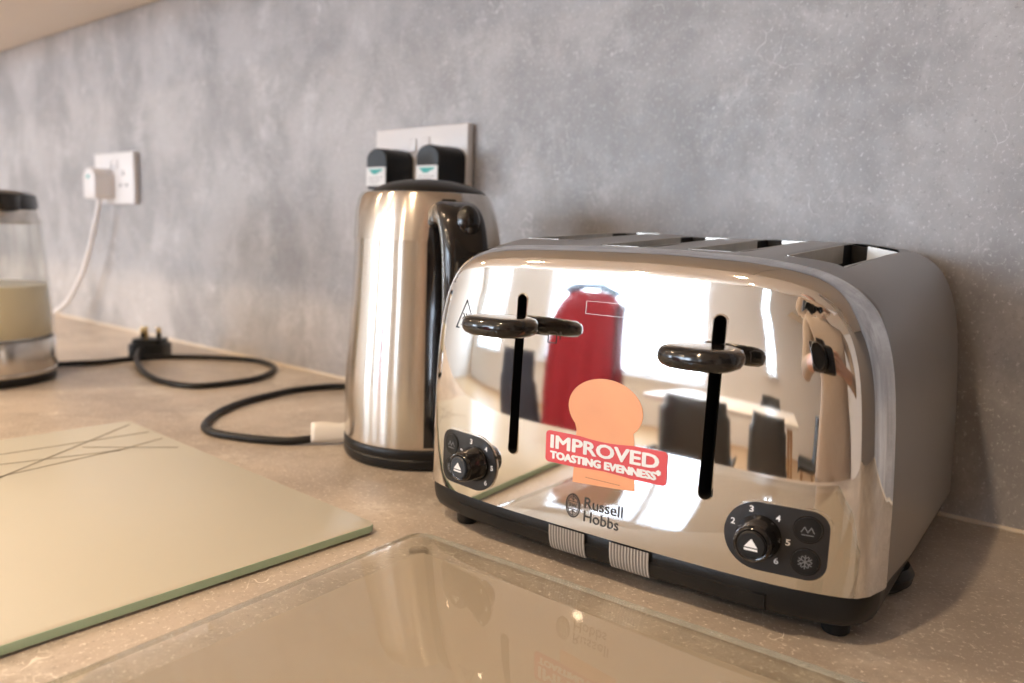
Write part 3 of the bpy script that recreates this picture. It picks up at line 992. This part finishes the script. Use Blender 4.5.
# spout lip on the near right and loop handle on the far left
bm = bmesh.new()
for v in []: pass
path = spline([(-.052, 0, .208), (-.085, 0, .212), (-.112, 0, .200), (-.120, 0, .17), (-.116, 0, .12), (-.105, 0, .07), (-.088, 0, .042), (-.074, 0, .035)], 8)
sweep(bm, path, rrect(-.008, -.012, .008, .012, .006, 4), up=Vector((0, 1, 0)))
turn(from_bm('handle', bm, M['black_gloss'], G, 50), math.radians(20))
vs, fs = [], []
for i, z in enumerate((.1990, .2030, .2090, .2150)):
    for j, a in enumerate(np.linspace(-.42, .42, 13)):
        k = math.cos(a / .42 * PI / 2)
        vs.append(((.0665 + (.004 + .004 * i / 3) * k) * math.cos(a), (.0665 + (.004 + .004 * i / 3) * k) * math.sin(a), z))
for i in range(3):
    for j in range(12): fs.append((i * 13 + j, i * 13 + j + 1, (i + 1) * 13 + j + 1, (i + 1) * 13 + j))
turn(from_data('spout', vs, fs, M['black_gloss'], G, 60), math.radians(5))

# ------------------------------------------------------------------ sockets and plugs
def socket(name, x0, ztop, label):
    S = empty(name, (x0, 0, ztop - .086)); tag(S, label, 'socket', 'white double wall sockets')
    bm = bmesh.new(); add_box(bm, (0, -.0100, 0), (.146, -.0002, .086), .0022, 3)
    from_bm('face_plate', bm, M['white_pl'], S)
    for k, xc in enumerate((.0365, .1095)):
        bm = bmesh.new()
        add_box(bm, (xc - .0022, -.0103, .047), (xc + .0022, -.0095, .055))
        add_box(bm, (xc - .0145, -.0103, .029), (xc - .0075, -.0095, .0335)); add_box(bm, (xc + .0075, -.0103, .029), (xc + .0145, -.0095, .0335))
        from_bm('pin_holes', bm, M['grey_print'], S)
        xs_ = .073 + (-.0105 if k == 0 else .0105)
        bm = bmesh.new(); add_box(bm, (xs_ - .006, -.0128, .058), (xs_ + .006, -.0095, .074), .0012, 2)
        for v in bm.verts:
            if v.co.y < -.0115 and v.co.z > .066: v.co.y += .0018
        from_bm('rocker_switch', bm, M['white_pl'], S)
    return S
socket('wall_socket', -1.4765, .3035, 'white double wall socket at far left with one white plug')
socket('wall_socket', -.7239, .3045, 'white double wall socket behind the steel kettle with two black plugs')

def box_plug(name, xa, xb, z0, z1, yf, label, mat, domed=True, lw=1.0):
    e = empty(name, ((xa + xb) / 2, -.0103, z0)); w = xb - xa; h = z1 - z0; d = -.0103 - yf
    ol = []
    r = w * .46
    ol += [(-w / 2, .004), (-w / 2 + .004, 0), (w / 2 - .004, 0), (w / 2, .004)]
    for k in range(17):
        a = PI * k / 16; ol.append((w / 2 * math.cos(a) * (1), h - r * .75 + r * .75 * math.sin(a)))
    bm = bmesh.new()
    layers = [(0, 1.0), (d * .35, 1.0), (d * .42, .965), (d * .9, .94), (d * .975, .91), (d, .84)]
    prev = None
    for y, s in layers:
        ring = [bm.verts.new((x * s, -y, h / 2 + (z - h / 2) * (s * .5 + .5))) for x, z in ol]
        if prev:
            for i in range(len(ol)): bm.faces.new((prev[i], prev[(i + 1) % len(ol)], ring[(i + 1) % len(ol)], ring[i]))
        else: bm.faces.new(ring)
        prev = ring
    bm.faces.new(prev[::-1])
    from_bm('plug_body', bm, mat, e, 35)
    return e, w, h, d
for xa, xb, z0, z1, yf, lb_ in ((-.697, -.660, .2335, .2795, -.048, 'black plug with white label in the left outlet behind the steel kettle'), (-.6175, -.5805, .2335, .2800, -.048, 'black plug with white label in the right outlet behind the steel kettle')):
    e, w, h, d = box_plug('power_plug', xa, xb, z0, z1, yf, lb_, M['black'])
    tag(e, lb_, 'plug', 'black plugs behind the steel kettle')
    l_ = box('plug_label', (-w * .42, -d - .0006, .0045), (w * .42, -d + .0003, .0245), M['white_print'], e)
    l_['label'] = 'white label with teal mark'
    from_data('mark', [(-w * .34, -d - .0009, .0225), (w * .34, -d - .0009, .0225), (w * .24, -d - .0009, .0200), (w * .10, -d - .0009, .0185), (w * .06, -d - .0009, .0170), (-w * .14, -d - .0009, .0170), (-w * .20, -d - .0009, .0195)], [tuple(range(7))], M['teal'], l_, 30)
    bm = bmesh.new()
    for k in range(3):
        vv, ff = stroke([(-w * .30, .0135 - .003 * k), (w * (.30 - .1 * k), .0135 - .003 * k)], .0006)
        q = [bm.verts.new((x, -d - .0009, z)) for x, z in vv]
        for f in ff: bm.faces.new([q[i] for i in f])
    from_bm('print_lines', bm, M['grey_print'], l_, 30)

e, w, h, d = box_plug('power_plug', -1.452, -1.404, .2245, .2775, -.041, '', M['white_pl'])
tag(e, 'white plug with white cable in the far left wall socket', 'plug')
from_data('mark', [(-.008, -d - .0004, .040), (.006, -d - .0004, .040), (.002, -d - .0004, .034), (-.004, -d - .0004, .034)], [(0, 1, 2, 3)], M['teal'], e, 30)
ex, ey, ez = e.location
wc = [(-1.424, -.026, .228), (-1.426, -.027, .212), (-1.436, -.030, .180), (-1.458, -.032, .135), (-1.492, -.035, .085), (-1.535, -.042, .040), (-1.565, -.062, .012), (-1.545, -.105, .0050), (-1.46, -.17, .0045), (-1.33, -.235, .0045), (-1.25, -.275, .0045), (-1.186, -.305, .0045)]
cab = tube('power_cable', [(x - ex, y - ey, z - ez) for x, y, z in wc], .0040, M['white_pl'], e)

# black cord of the glass kettle with a loose three-pin plug
cl = [(-1.0895, -.2480, .0040), (-1.085, -.215, .0040), (-1.0742, -.1808, .0036), (-1.0760, -.1380, .0036), (-1.062, -.093, .0036), (-1.0334, -.0606, .0036), (-1.000, -.0340, .0036), (-.968, -.0190, .0036), (-.932, -.0200, .0036), (-.895, -.0340, .0036), (-.864, -.0640, .0036), (-.8450, -.1040, .0036), (-.850, -.1640, .0036), (-.8949, -.1820, .0036), (-.9488, -.1770, .0040), (-1.000, -.1640, .0060), (-1.040, -.1480, .0120), (-1.071, -.130, .0140), (-1.082, -.123, .0140)]
pc = empty('mains_lead', (-1.09, -.11, 0))
tag(pc, 'black cable ending in a loose three-pin plug lying pins up beside the glass kettle', 'cable')
tube('cable', [(x + 1.09, y + .11, z) for x, y, z in cl], .0036, M['rubber'], pc)
# plug body lying on its back, pins up
bm = bmesh.new()
prism(bm, rrect(-.0240, -.0215, .0240, .0215, .008, 5), .0, .020, .0025, 2)
prism(bm, rrect(-.0200, -.0180, .0200, .0180, .007, 5), .019, .0265, .0012, 2)
PR = Matrix.Translation((-.008, .008, 0)) @ Matrix.Rotation(math.radians(40), 4, 'Z')
bmesh.ops.transform(bm, matrix=PR, verts=bm.verts[:])
plug = from_bm('plug_body', bm, M['rubber'], pc, 40)
for (px_, py_, w_, h_) in ((-.0111, .004, .0062, .040), (.0111, .004, .0062, .040), (0, -.010, .0040, .043)):
    bm = bmesh.new(); add_box(bm, (px_ - w_ / 2, py_ - .002, .026), (px_ + w_ / 2, py_ + .002, .034 if h_ < .042 else .036), .0004, 1)
    bmesh.ops.transform(bm, matrix=PR, verts=bm.verts[:])
    pn = from_bm('pin', bm, M['rubber'] if h_ < .042 else M['brass'], plug, 30)
    bm = bmesh.new(); add_box(bm, (px_ - w_ / 2, py_ - .002, .0335), (px_ + w_ / 2, py_ + .002, h_ + .002), .0007, 2)
    bmesh.ops.transform(bm, matrix=PR, verts=bm.verts[:])
    from_bm('pin_tip', bm, M['brass'], pn, 30)

# black cord of the steel kettle, with a paper tag
ck = [(-.560, -.060, .0036), (-.62, -.028, .0036), (-.69, -.022, .0036), (-.7420, -.0400, .0036), (-.7604, -.0895, .0036), (-.7545, -.1335, .0036), (-.740, -.1792, .0036), (-.7140, -.2206, .0036), (-.6835, -.2500, .0036), (-.6620, -.2600, .0036), (-.6400, -.2590, .0036), (-.6076, -.2470, .0036), (-.5815, -.2300, .0036), (-.5680, -.2130, .0050), (-.5520, -.1900, .0060)]
kc = empty('mains_lead', (-.6, -.15, 0))
tag(kc, 'black cable with white paper tag curling left from the steel kettle', 'cable')
tube('cable', [(x + .6, y + .15, z) for x, y, z in ck], .0036, M['rubber'], kc)
d0 = Vector((-.5690, -.2135, 0)); d1 = Vector((-.5490, -.1880, 0)); dd = (d1 - d0); nn = Vector((-dd.y, dd.x, 0)).normalized()
vs, fs = [], []
q = [(0, 0)]
for i in range(9):
    t = i / 8
    p = d0 + dd * t - Vector((-.6, -.15, 0))
    for s_, z_ in ((-.0042, .0030), (-.0046, .0070), (-.0040, .0115), (-.0020, .0155), (.0015, .0195 + .0008 * math.sin(t * 6))):
        vs.append(tuple(p + nn * s_ + Vector((0, 0, z_))))
for i in range(8):
    for j in range(4): fs.append((i * 5 + j, i * 5 + j + 1, (i + 1) * 5 + j + 1, (i + 1) * 5 + j))
tg_ = from_data('paper_tag', vs, fs, M['paper'], kc, 60)
so = tg_.modifiers.new('thickness', 'SOLIDIFY'); so.thickness = .0004
tg_['label'] = 'white paper tag'

# ------------------------------------------------------------------ glass boards
def glass_board(name, corner, ang, w, d, t, r, label, back_mat, margin, lines=False):
    """corner = back right/left corner; x runs along the back edge, y towards the room edge"""
    e = empty(name, (corner[0], corner[1], 0), ang)
    tag(e, label, 'glass board', 'glass boards on the worktop')
    z0 = .0012
    ol = rrect(min(0, w), -d, max(0, w), 0, r, 6)
    bm = bmesh.new(); prism(bm, ol, z0 + .0004, z0 + t, .0006, 2)
    bm.normal_update()
    o_ = from_bm('glass_pane', bm, M['board_satin'] if back_mat is M['board_paint'] else M['board_glass'], e, 40)
    o_.data.materials.append(M['board_edge'] if back_mat is M['board_paint'] else M['clear_edge'])
    for p in o_.data.polygons:
        if abs(p.normal.z) < .5: p.material_index = 1
    m_ = margin
    bm = bmesh.new(); prism(bm, rrect(min(0, w) + m_, -d + m_, max(0, w) - m_, -m_, max(.001, r - m_ * .4), 6), z0 - .0002, z0 + .0003)
    bk = from_bm('backing', bm, back_mat, e, 40)
    for sx in (.04, .96):
        for sy in (.06, .94):
            lathe('foot', [(.006, 0), (.0065, .0004), (.006, z0 + .0004)], M['white_pl'] if back_mat is M['board_paint'] else M['glass'], e, 20, center=(w * sx, -d * sy))
    return e, z0 + t
b1, bt_ = glass_board('glass_board', (-.3695, -.3085), math.radians(-1.4), -.3635, .285, .0050, .006, 'cream-backed glass board with thin grey lines on the worktop at left', M['board_paint'], .0012)
def loc1(x, y):
    a = math.radians(1.4); dx, dy = x + .3695, y + .3085
    return (dx * math.cos(a) - dy * math.sin(a), dx * math.sin(a) + dy * math.cos(a))
V, Fa = [], []
for p, q in (((-.718, -.306), (-.620, -.45)), ((-.702, -.3045), (-.665, -.43)), ((-.690, -.3045), (-.655, -.4383)), ((-.640, -.307), (-.610, -.3900)), ((-.618, -.310), (-.690, -.3720)), ((-.7230, -.322), (-.580, -.470))):
    pass
LN = [((0, 478), (135, 424)), ((0, 455), (150, 432)), ((0, 465), (105, 450)), ((0, 478), (95, 456)), ((60, 456), (180, 447)), ((110, 450), (160, 436))]
def ground(px, py, z):
    v = F + R * ((px - 512) / 788.14) - U * ((py - 341.5) / 788.14)
    t = (z - .1935) / v.z
    return (v.x * t, -.6275 + v.y * t)
polys = []
for (a, b) in (((-.6275, -.4385), (-.7167, -.3060)), ((-.6895, -.4189), (-.6804, -.3062)), ((-.6612, -.4279), (-.640, -.3500)), ((-.6300, -.4385), (-.6420, -.3480)), ((-.668, -.365), (-.6178, -.3120)), ((-.640, -.350), (-.652, -.3080)), ((-.600, -.4800), (-.6275, -.4385))):
    polys.append(stroke([loc1(*a), loc1(*b)], .0022))
V, Fa = [], []
for vv, ff in polys:
    b = len(V); V += [(x, y, bt_ + .00012) for x, y in vv]; Fa += [tuple(i + b for i in f) for f in ff]
o = from_data('printed_lines', V, Fa, M['board_line'], b1, 30)
b2, _ = glass_board('glass_board', (-.3455, -.2945), math.radians(3.2), .400, .290, .0034, .010, 'clear glass board on the worktop in front of the toaster', M['board_frost'], .019)

# ------------------------------------------------------------------ dining end of the room (seen mirrored in the toaster)
M['table_white'] = principled('white_table_top', (.82, .80, .77), .3, var=.02)
M['charcoal'] = principled('charcoal_seat_shell', (.045, .05, .055), .45, var=.1)
M['navy'] = principled('navy_seat_shell', (.03, .045, .085), .5, var=.1)
M['wood'] = principled('beech_wood', (.55, .34, .18), .45, var=.2, scale=30, stretch=(6, 6, 1))
M['red_cloth'] = principled('red_cloth', (.34, .018, .040), .8, var=.25, scale=30)
M['blue_cloth'] = principled('blue_cloth', (.14, .28, .50), .8, var=.2, scale=30)
tb = empty('dining_table', (-.45, -3.05, ZF)); tag(tb, 'white dining table with wooden legs beyond the worktop', 'table')
bm = bmesh.new(); prism(bm, rrect(-.70, -.42, .70, .42, .04, 6), .72, .75, .006, 2); from_bm('tabletop', bm, M['table_white'], tb)
for sx in (-1, 1):
    for sy in (-1, 1):
        bm = bmesh.new(); sweep(bm, [Vector((sx * .64, sy * .36, 0)), Vector((sx * .60, sy * .33, .36)), Vector((sx * .57, sy * .31, .722))], circle2(.02, 12), [.8, 1.0, 1.25], up=Vector((1, 0, 0))); from_bm('leg', bm, M['wood'], tb)
def make_chair(mat, top=.82):
    e = empty('dining_chair')
    sec = []
    prof = [(.20, .415), (.17, .440), (.05, .435), (-.10, .430), (-.17, .450), (-.205, .52), (-.225, .62), (-.245, .74), (-.25, top)]
    pts = spline([(0, y, z) for y, z in prof], 5)
    for nm, a, b in (('seat', 0, 22), ('backrest', 21, len(pts) - 1)):
        vs, fs = [], []
        seg = pts[a:b + 1]
        for q, p in enumerate(seg):
            i_ = a + q; f = i_ / (len(pts) - 1)
            w = .215 * (1 - .12 * abs(f - .45) * 2) * (1 if f < .9 else .9)
            for j in range(13):
                t = -1 + 2 * j / 12
                curl = .05 * abs(t) ** 3
                vs.append((w * t, p.y + (curl * 1.2 if f > .5 else 0), p.z + (curl if f <= .5 else 0)))
        for i_ in range(len(seg) - 1):
            for j in range(12): fs.append((i_ * 13 + j, i_ * 13 + j + 1, (i_ + 1) * 13 + j + 1, (i_ + 1) * 13 + j))
        o_ = from_data(nm, vs, fs, mat, e, 60)
        m_ = o_.modifiers.new('thick', 'SOLIDIFY'); m_.thickness = .012
    for sx in (-1, 1):
        for sy in (-1, 1):
            bm = bmesh.new(); sweep(bm, [Vector((sx * .21, sy * .20 - .01, 0)), Vector((sx * .12, sy * .11, .425))], circle2(.014, 10), [.75, 1.1], up=Vector((1, 0, 0))); from_bm('leg', bm, M['wood'], e)
    return e
def copy_tree(o_, parent=None):
    c_ = o_.copy(); C.objects.link(c_)
    if parent: c_.parent = parent
    for ch in list(o_.children): copy_tree(ch, c_)
    return c_
ch0 = make_chair(M['charcoal'])
spots = [(-.72, -2.45, PI, 'at the near left of the white table'), (-.16, -2.40, PI + .12, 'at the near right of the white table'), (.50, -2.95, PI / 2 + .15, 'at the right end of the white table'), (-.20, -3.68, 0, 'on the window side of the white table')]
for k, (x, y, a, t_) in enumerate(spots):
    c_ = ch0 if k == 0 else copy_tree(ch0)
    c_.location = (x, y, ZF); c_.rotation_euler = (0, 0, a)
    tag(c_, 'charcoal shell dining chair on wooden legs ' + t_, 'chair', 'shell chairs round the dining table')
cn = make_chair(M['navy'], .93); cn.location = (-1.68, -2.34, ZF); cn.rotation_euler = (0, 0, PI + .1)
tag(cn, 'navy shell dining chair standing apart from the table beside the red coat', 'chair')
cr_ = make_chair(M['charcoal'], 1.23); cr_.location = (-1.20, -2.30, ZF); cr_.rotation_euler = (0, 0, PI + .05)
tag(cr_, 'high-backed charcoal chair with a red coat over its back', 'chair')
# red coat over that chair's back: folded sheet front and back
vs, fs = [], []
prof = [(-.62, -.018), (-.40, -.012), (-.15, -.004), (.10, 0), (.25, .002), (.305, .020), (.318, .045), (.300, .075), (.20, .088), (-.05, .094), (-.30, .098), (-.52, .102)]
pp = spline([(0, y, z) for z, y in prof], 5)
nc_ = 25
for i_, p in enumerate(pp):
    for j in range(nc_):
        t = -1 + 2 * j / (nc_ - 1)
        dr = max(0, (.30 - p.z))
        w = (.160 + .02 * dr) * (1 - .10 * max(0, (p.z - .2) / .12))
        sag = .05 * abs(t) ** 4
        vs.append((w * t, p.y + .010 * math.sin(t * 11 + p.z * 3) * min(1, dr * 2), p.z - sag * (1 if p.z > .1 else 0)))
for i_ in range(len(pp) - 1):
    for j in range(nc_ - 1): fs.append((i_ * nc_ + j, i_ * nc_ + j + 1, (i_ + 1) * nc_ + j + 1, (i_ + 1) * nc_ + j))
coat = from_data('coat', vs, fs, M['red_cloth'], None, 60)
coat.location = (-1.20, -1.998, .05); coat.rotation_euler = (0, 0, PI + .05)
m_ = coat.modifiers.new('thick', 'SOLIDIFY'); m_.thickness = .006
tag(coat, 'red coat with blue collar hung over the high chair back', 'coat')
bm = bmesh.new(); sweep(bm, spline([(-.13, .045, .318), (-.06, .045, .345), (.02, .046, .350), (.09, .045, .340), (.14, .045, .318)], 8), rrect(-.036, -.016, .036, .016, .014, 4))
from_bm('collar', bm, M['blue_cloth'], coat, 60)

# ------------------------------------------------------------------ photographer (seen mirrored in the rounded right end of the toaster)
M['skin'] = principled('skin', (.62, .38, .28), .5, var=.05, scale=60)
M['top_cloth'] = principled('stone_cotton', (.46, .38, .31), .85, var=.08, scale=60)
M['trouser'] = principled('taupe_twill', (.30, .25, .21), .85, var=.08, scale=60)
M['shoe'] = principled('dark_leather', (.03, .025, .022), .45, var=.1)
M['hair'] = principled('dark_brown_hair', (.035, .022, .015), .5, var=.3, scale=120, stretch=(8, 8, 1))
M['eye'] = principled('eye_white', (.75, .73, .70), .2, var=.02)
PX, PY, PA = .30, -1.06, math.radians(32)
person = empty('person', (PX, PY, ZF), PA)
tag(person, 'person in a stone coloured top holding a small camera low over the worktop', 'person')
def skin_figure():
    V, E, Rd = [], [], []
    def v(p, r, par=None):
        V.append(p); Rd.append(r if isinstance(r, tuple) else (r, r))
        if par is not None: E.append((par, len(V) - 1))
        return len(V) - 1
    pel = v((0, 0, .90), (.155, .105))
    a = v((0, .005, 1.02), (.135, .098), pel); a = v((0, .012, 1.15), (.140, .100), a); ch = v((0, .010, 1.28), (.150, .105), a)
    nb = v((0, .000, 1.385), (.085, .070), ch); nk = v((0, .020, 1.435), .052, nb); n2 = v((0, .040, 1.485), .050, nk)
    h1 = v((0, .072, 1.545), (.074, .092), n2); h2 = v((0, .074, 1.61), (.092, .112), h1); h3 = v((0, .064, 1.67), (.092, .108), h2); h4 = v((0, .056, 1.715), (.062, .074), h3)
    hands = {}
    for s_ in (-1, 1):
        sh = v((s_ * .155, -.002, 1.345), .058, ch); s2 = v((s_ * .185, .0, 1.30), .050, sh)
        el = v((s_ * .235, .075, 1.075), .040, s2); fo = v((s_ * .185, .20, 1.085), .037, el); wr = v((s_ * .098, .305, 1.105), (.026, .023), fo)
        pa = v((s_ * .078, .345, 1.112), (.022, .032), wr)
        # four fingers curl round the camera grip, thumb from the side of the palm
        for k, (dz, L) in enumerate(((.024, .95), (.008, 1.05), (-.008, 1.0), (-.023, .8))):
            f1 = v((s_ * .074, .372, 1.112 + dz), .0098, pa); f2 = v((s_ * .066, .372 + .026 * L, 1.112 + dz * 1.1), .0090, f1)
            f3 = v((s_ * .050, .372 + .036 * L, 1.112 + dz * 1.1), .0085, f2); v((s_ * .034, .370 + .036 * L, 1.112 + dz * 1.1), .0075, f3)
        t1 = v((s_ * .066, .338, 1.134), .0110, pa); t2 = v((s_ * .052, .346, 1.146), .0100, t1); v((s_ * .034, .352, 1.150), .0085, t2)
        hp = v((s_ * .085, .0, .85), (.092, .100), pel); th = v((s_ * .098, .012, .66), .074, hp); kn = v((s_ * .100, .020, .48), .056, th)
        cf = v((s_ * .103, -.005, .33), .054, kn); an = v((s_ * .106, -.012, .10), .036, cf); he = v((s_ * .107, -.005, .045), (.036, .038), an)
        v((s_ * .117, .080, .032), (.038, .026), he); v((s_ * .123, .150, .026), (.032, .020), len(V) - 1)
    me = bpy.data.meshes.new('figure'); me.from_pydata(V, E, [])
    o_ = bpy.data.objects.new('figure', me); C.objects.link(o_)
    sk = o_.modifiers.new('skin', 'SKIN'); sk.use_smooth_shade = True
    for i_, d in enumerate(me.skin_vertices[0].data):
        d.radius = Rd[i_]; d.use_root = (i_ == 0)
    su = o_.modifiers.new('sub', 'SUBSURF'); su.levels = 3; su.render_levels = 3
    dg = bpy.context.evaluated_depsgraph_get()
    out_ = bpy.data.meshes.new_from_object(o_.evaluated_get(dg))
    bpy.data.objects.remove(o_)
    return out_
bme = skin_figure(); bme.name = 'body'
for v in bme.vertices:          # face relief on the front of the head
    x, y, z = v.co
    if z > 1.52 and y > .09:
        nose = math.exp(-((x / .011) ** 2 + ((z - 1.598) / .018) ** 2)); brow = math.exp(-((z - 1.636) / .012) ** 2) * math.exp(-(x / .045) ** 2)
        sock = sum(math.exp(-(((x - q) / .014) ** 2 + ((z - 1.622) / .011) ** 2)) for q in (-.029, .029))
        mouth = math.exp(-((x / .022) ** 2 + ((z - 1.566) / .006) ** 2)); chin = math.exp(-((x / .02) ** 2 + ((z - 1.535) / .014) ** 2))
        v.co.y += .024 * nose + .005 * brow - .009 * sock + .003 * mouth + .006 * chin
hv = [v.co.copy() for v in bme.vertices if v.co.z > 1.5 and v.co.y > .05]
def front_y(x, z): return max(c.y for c in hv if abs(c.x - x) < .022 and abs(c.z - z) < .022)
bb = bmesh.new(); bb.from_mesh(bme)
for co, no in (((0, 0, .075), (0, 0, 1)), ((0, 0, .80), (0, 0, 1)), ((0, 0, 1.425), (0, 0, 1)), ((0, .275, 0), (0, 1, 0)), ((0, 0, 1.0), (0, 0, 1))):
    bmesh.ops.bisect_plane(bb, geom=bb.verts[:] + bb.edges[:] + bb.faces[:], plane_co=co, plane_no=no, dist=1e-5)
bb.to_mesh(bme); bb.free()
bme.materials.clear()
for k in ('skin', 'top_cloth', 'trouser', 'shoe'): bme.materials.append(M[k])
for p in bme.polygons:
    c = p.center; p.use_smooth = True
    if c.z < .075: p.material_index = 3
    elif c.z < .80 : p.material_index = 2
    elif c.z < 1.425 and not (c.y > .275 and c.z > 1.0): p.material_index = 1
    else: p.material_index = 0
bo = link('body', bme, None, person)
bm = bmesh.new(); bmesh.ops.create_uvsphere(bm, u_segments=40, v_segments=24, radius=1)
for v in bm.verts:
    x, y, z = v.co
    wv = 1 + .02 * math.sin(9 * math.atan2(y, x) + 5 * z)
    v.co = Vector((x * .096 * wv, .050 + y * .114 * wv, 1.655 + z * .098))
    if z < 0 and y < .35: v.co.z -= .11 * (-z) * (1 - max(0, y)); v.co.y -= .012 * (-z)
kill = [v for v in bm.verts if v.co.y > .085 and v.co.z < 1.678]
bmesh.ops.delete(bm, geom=kill, context='VERTS')
hair = from_bm('hair', bm, M['hair'], person, 70)
sm_ = hair.modifiers.new('thick', 'SOLIDIFY'); sm_.thickness = .006
for s_ in (-1, 1):
    bm = bmesh.new(); bmesh.ops.create_uvsphere(bm, u_segments=16, v_segments=10, radius=.0098)
    for v in bm.verts: v.co += Vector((s_ * .029, front_y(s_ * .029, 1.621) - .0086, 1.621))
    ey_ = from_bm('eye', bm, M['eye'], person, 70)
    bm = bmesh.new(); bmesh.ops.create_uvsphere(bm, u_segments=12, v_segments=8, radius=.0055)
    for v in bm.verts: v.co += Vector((s_ * .029, front_y(s_ * .029, 1.621) - .0032, 1.620))
    from_bm('iris', bm, M['hair'], ey_, 70)
    bm = bmesh.new(); bmesh.ops.create_uvsphere(bm, u_segments=16, v_segments=10, radius=1)
    for v in bm.verts: v.co = Vector((s_ * .088 + v.co.x * .008, .060 + v.co.y * .019, 1.605 + v.co.z * .031))
    from_bm('ear', bm, M['skin'], person, 70)
bm = bmesh.new(); bmesh.ops.create_uvsphere(bm, u_segments=16, v_segments=8, radius=1)
for v in bm.verts: v.co = Vector((v.co.x * .022, front_y(0, 1.566) - .004 + v.co.y * .012, 1.566 + v.co.z * .006))
lm = principled('lips', (.50, .20, .18), .4, var=.05); from_bm('lips', bm, lm, person, 70)
cmr = empty('compact_camera', (0, 0, 0)); tag(cmr, 'small black camera held between two hands above the worktop edge', 'camera')
cmr.matrix_world = Matrix(((R.x, F.x, U.x, 0), (R.y, F.y, U.y, -.6275), (R.z, F.z, U.z, .1935), (0, 0, 0, 1))) @ Matrix.Translation((0, -.012, 0))
bm = bmesh.new(); add_box(bm, (-.060, -.098, -.038), (.060, -.060, .036), .008, 3); add_box(bm, (-.020, -.094, .030), (.020, -.064, .050), .005, 2)
from_bm('camera_body', bm, M['black'], cmr, 40)
lb2 = lathe('lens_barrel', [(.030, -.004), (.030, .020), (.033, .024), (.033, .050), (.029, .056), (.026, .052), (.0, .050)], M['black'], None, 40)
for v in lb2.data.vertices: v.co = Vector((v.co.x, -.060 + v.co.z, v.co.y))
lb2.parent = cmr

# ------------------------------------------------------------------ lamps
def ceiling_lamp(x, y, watt, lab_, col=(1, .73, .47)):
    e = empty('ceiling_light', (x, y, ZC)); tag(e, lab_, 'ceiling light', 'round ceiling lights')
    lathe('bezel', [(.034, 0), (.046, -.001), (.047, -.004), (.036, -.006), (.034, -.002)], M['frame'], e, 40)
    lathe('lens', [(.0, -.0035), (.033, -.0035), (.033, -.001)], M['lamp'], e, 40)
    ld = bpy.data.lights.new('downlight', 'AREA'); ld.shape = 'DISK'; ld.size = .07; ld.energy = watt; ld.color = col; ld.spread = math.radians(150)
    lo = bpy.data.objects.new('downlight', ld); C.objects.link(lo); lo.parent = e; lo.location = (0, 0, -.008)
LAMPS = [(-2.6, -1.1, 'nearest the far end of the worktop'), (-1.5, -1.1, 'in front of the glass kettle'), (-.4, -1.1, 'in front of the toaster'), (-2.6, -2.9, 'far left in the room'), (-1.5, -2.9, 'in the middle of the room'), (-.4, -2.9, 'above the white table')]
for x, y, t in LAMPS:
    ceiling_lamp(x, y, 10.5 if y > -2 else 17, 'round warm recessed ceiling light ' + t)

# daylight
wd = bpy.data.worlds.new('daylight'); sc.world = wd; wd.use_nodes = True
nt = wd.node_tree
bg = nt.nodes['Background']
tcw = nt.nodes.new('ShaderNodeTexCoord'); sep = nt.nodes.new('ShaderNodeSeparateXYZ'); rp = nt.nodes.new('ShaderNodeValToRGB')
nt.links.new(tcw.outputs['Generated'], sep.inputs[0]); nt.links.new(sep.outputs['Z'], rp.inputs[0])
rp.color_ramp.elements[0].position = 0.0; rp.color_ramp.elements[0].color = (.79, .87, 1.0, 1)
rp.color_ramp.elements[1].position = .5; rp.color_ramp.elements[1].color = (.52, .74, 1.0, 1)
nt.links.new(rp.outputs[0], bg.inputs['Color'])
bg.inputs['Strength'].default_value = 21.5

sc.view_settings.view_transform = 'Standard'; sc.view_settings.look = 'None'
sc.view_settings.exposure = 0.0; sc.view_settings.gamma = 1.0; sc.view_settings.use_curve_mapping = False
cy = sc.cycles
cy.use_denoising = True
cy.max_bounces = 8; cy.diffuse_bounces = 4; cy.glossy_bounces = 5; cy.transparent_max_bounces = 12; cy.transmission_bounces = 6
cy.caustics_reflective = False; cy.caustics_refractive = False
cy.sample_clamp_indirect = 6.0
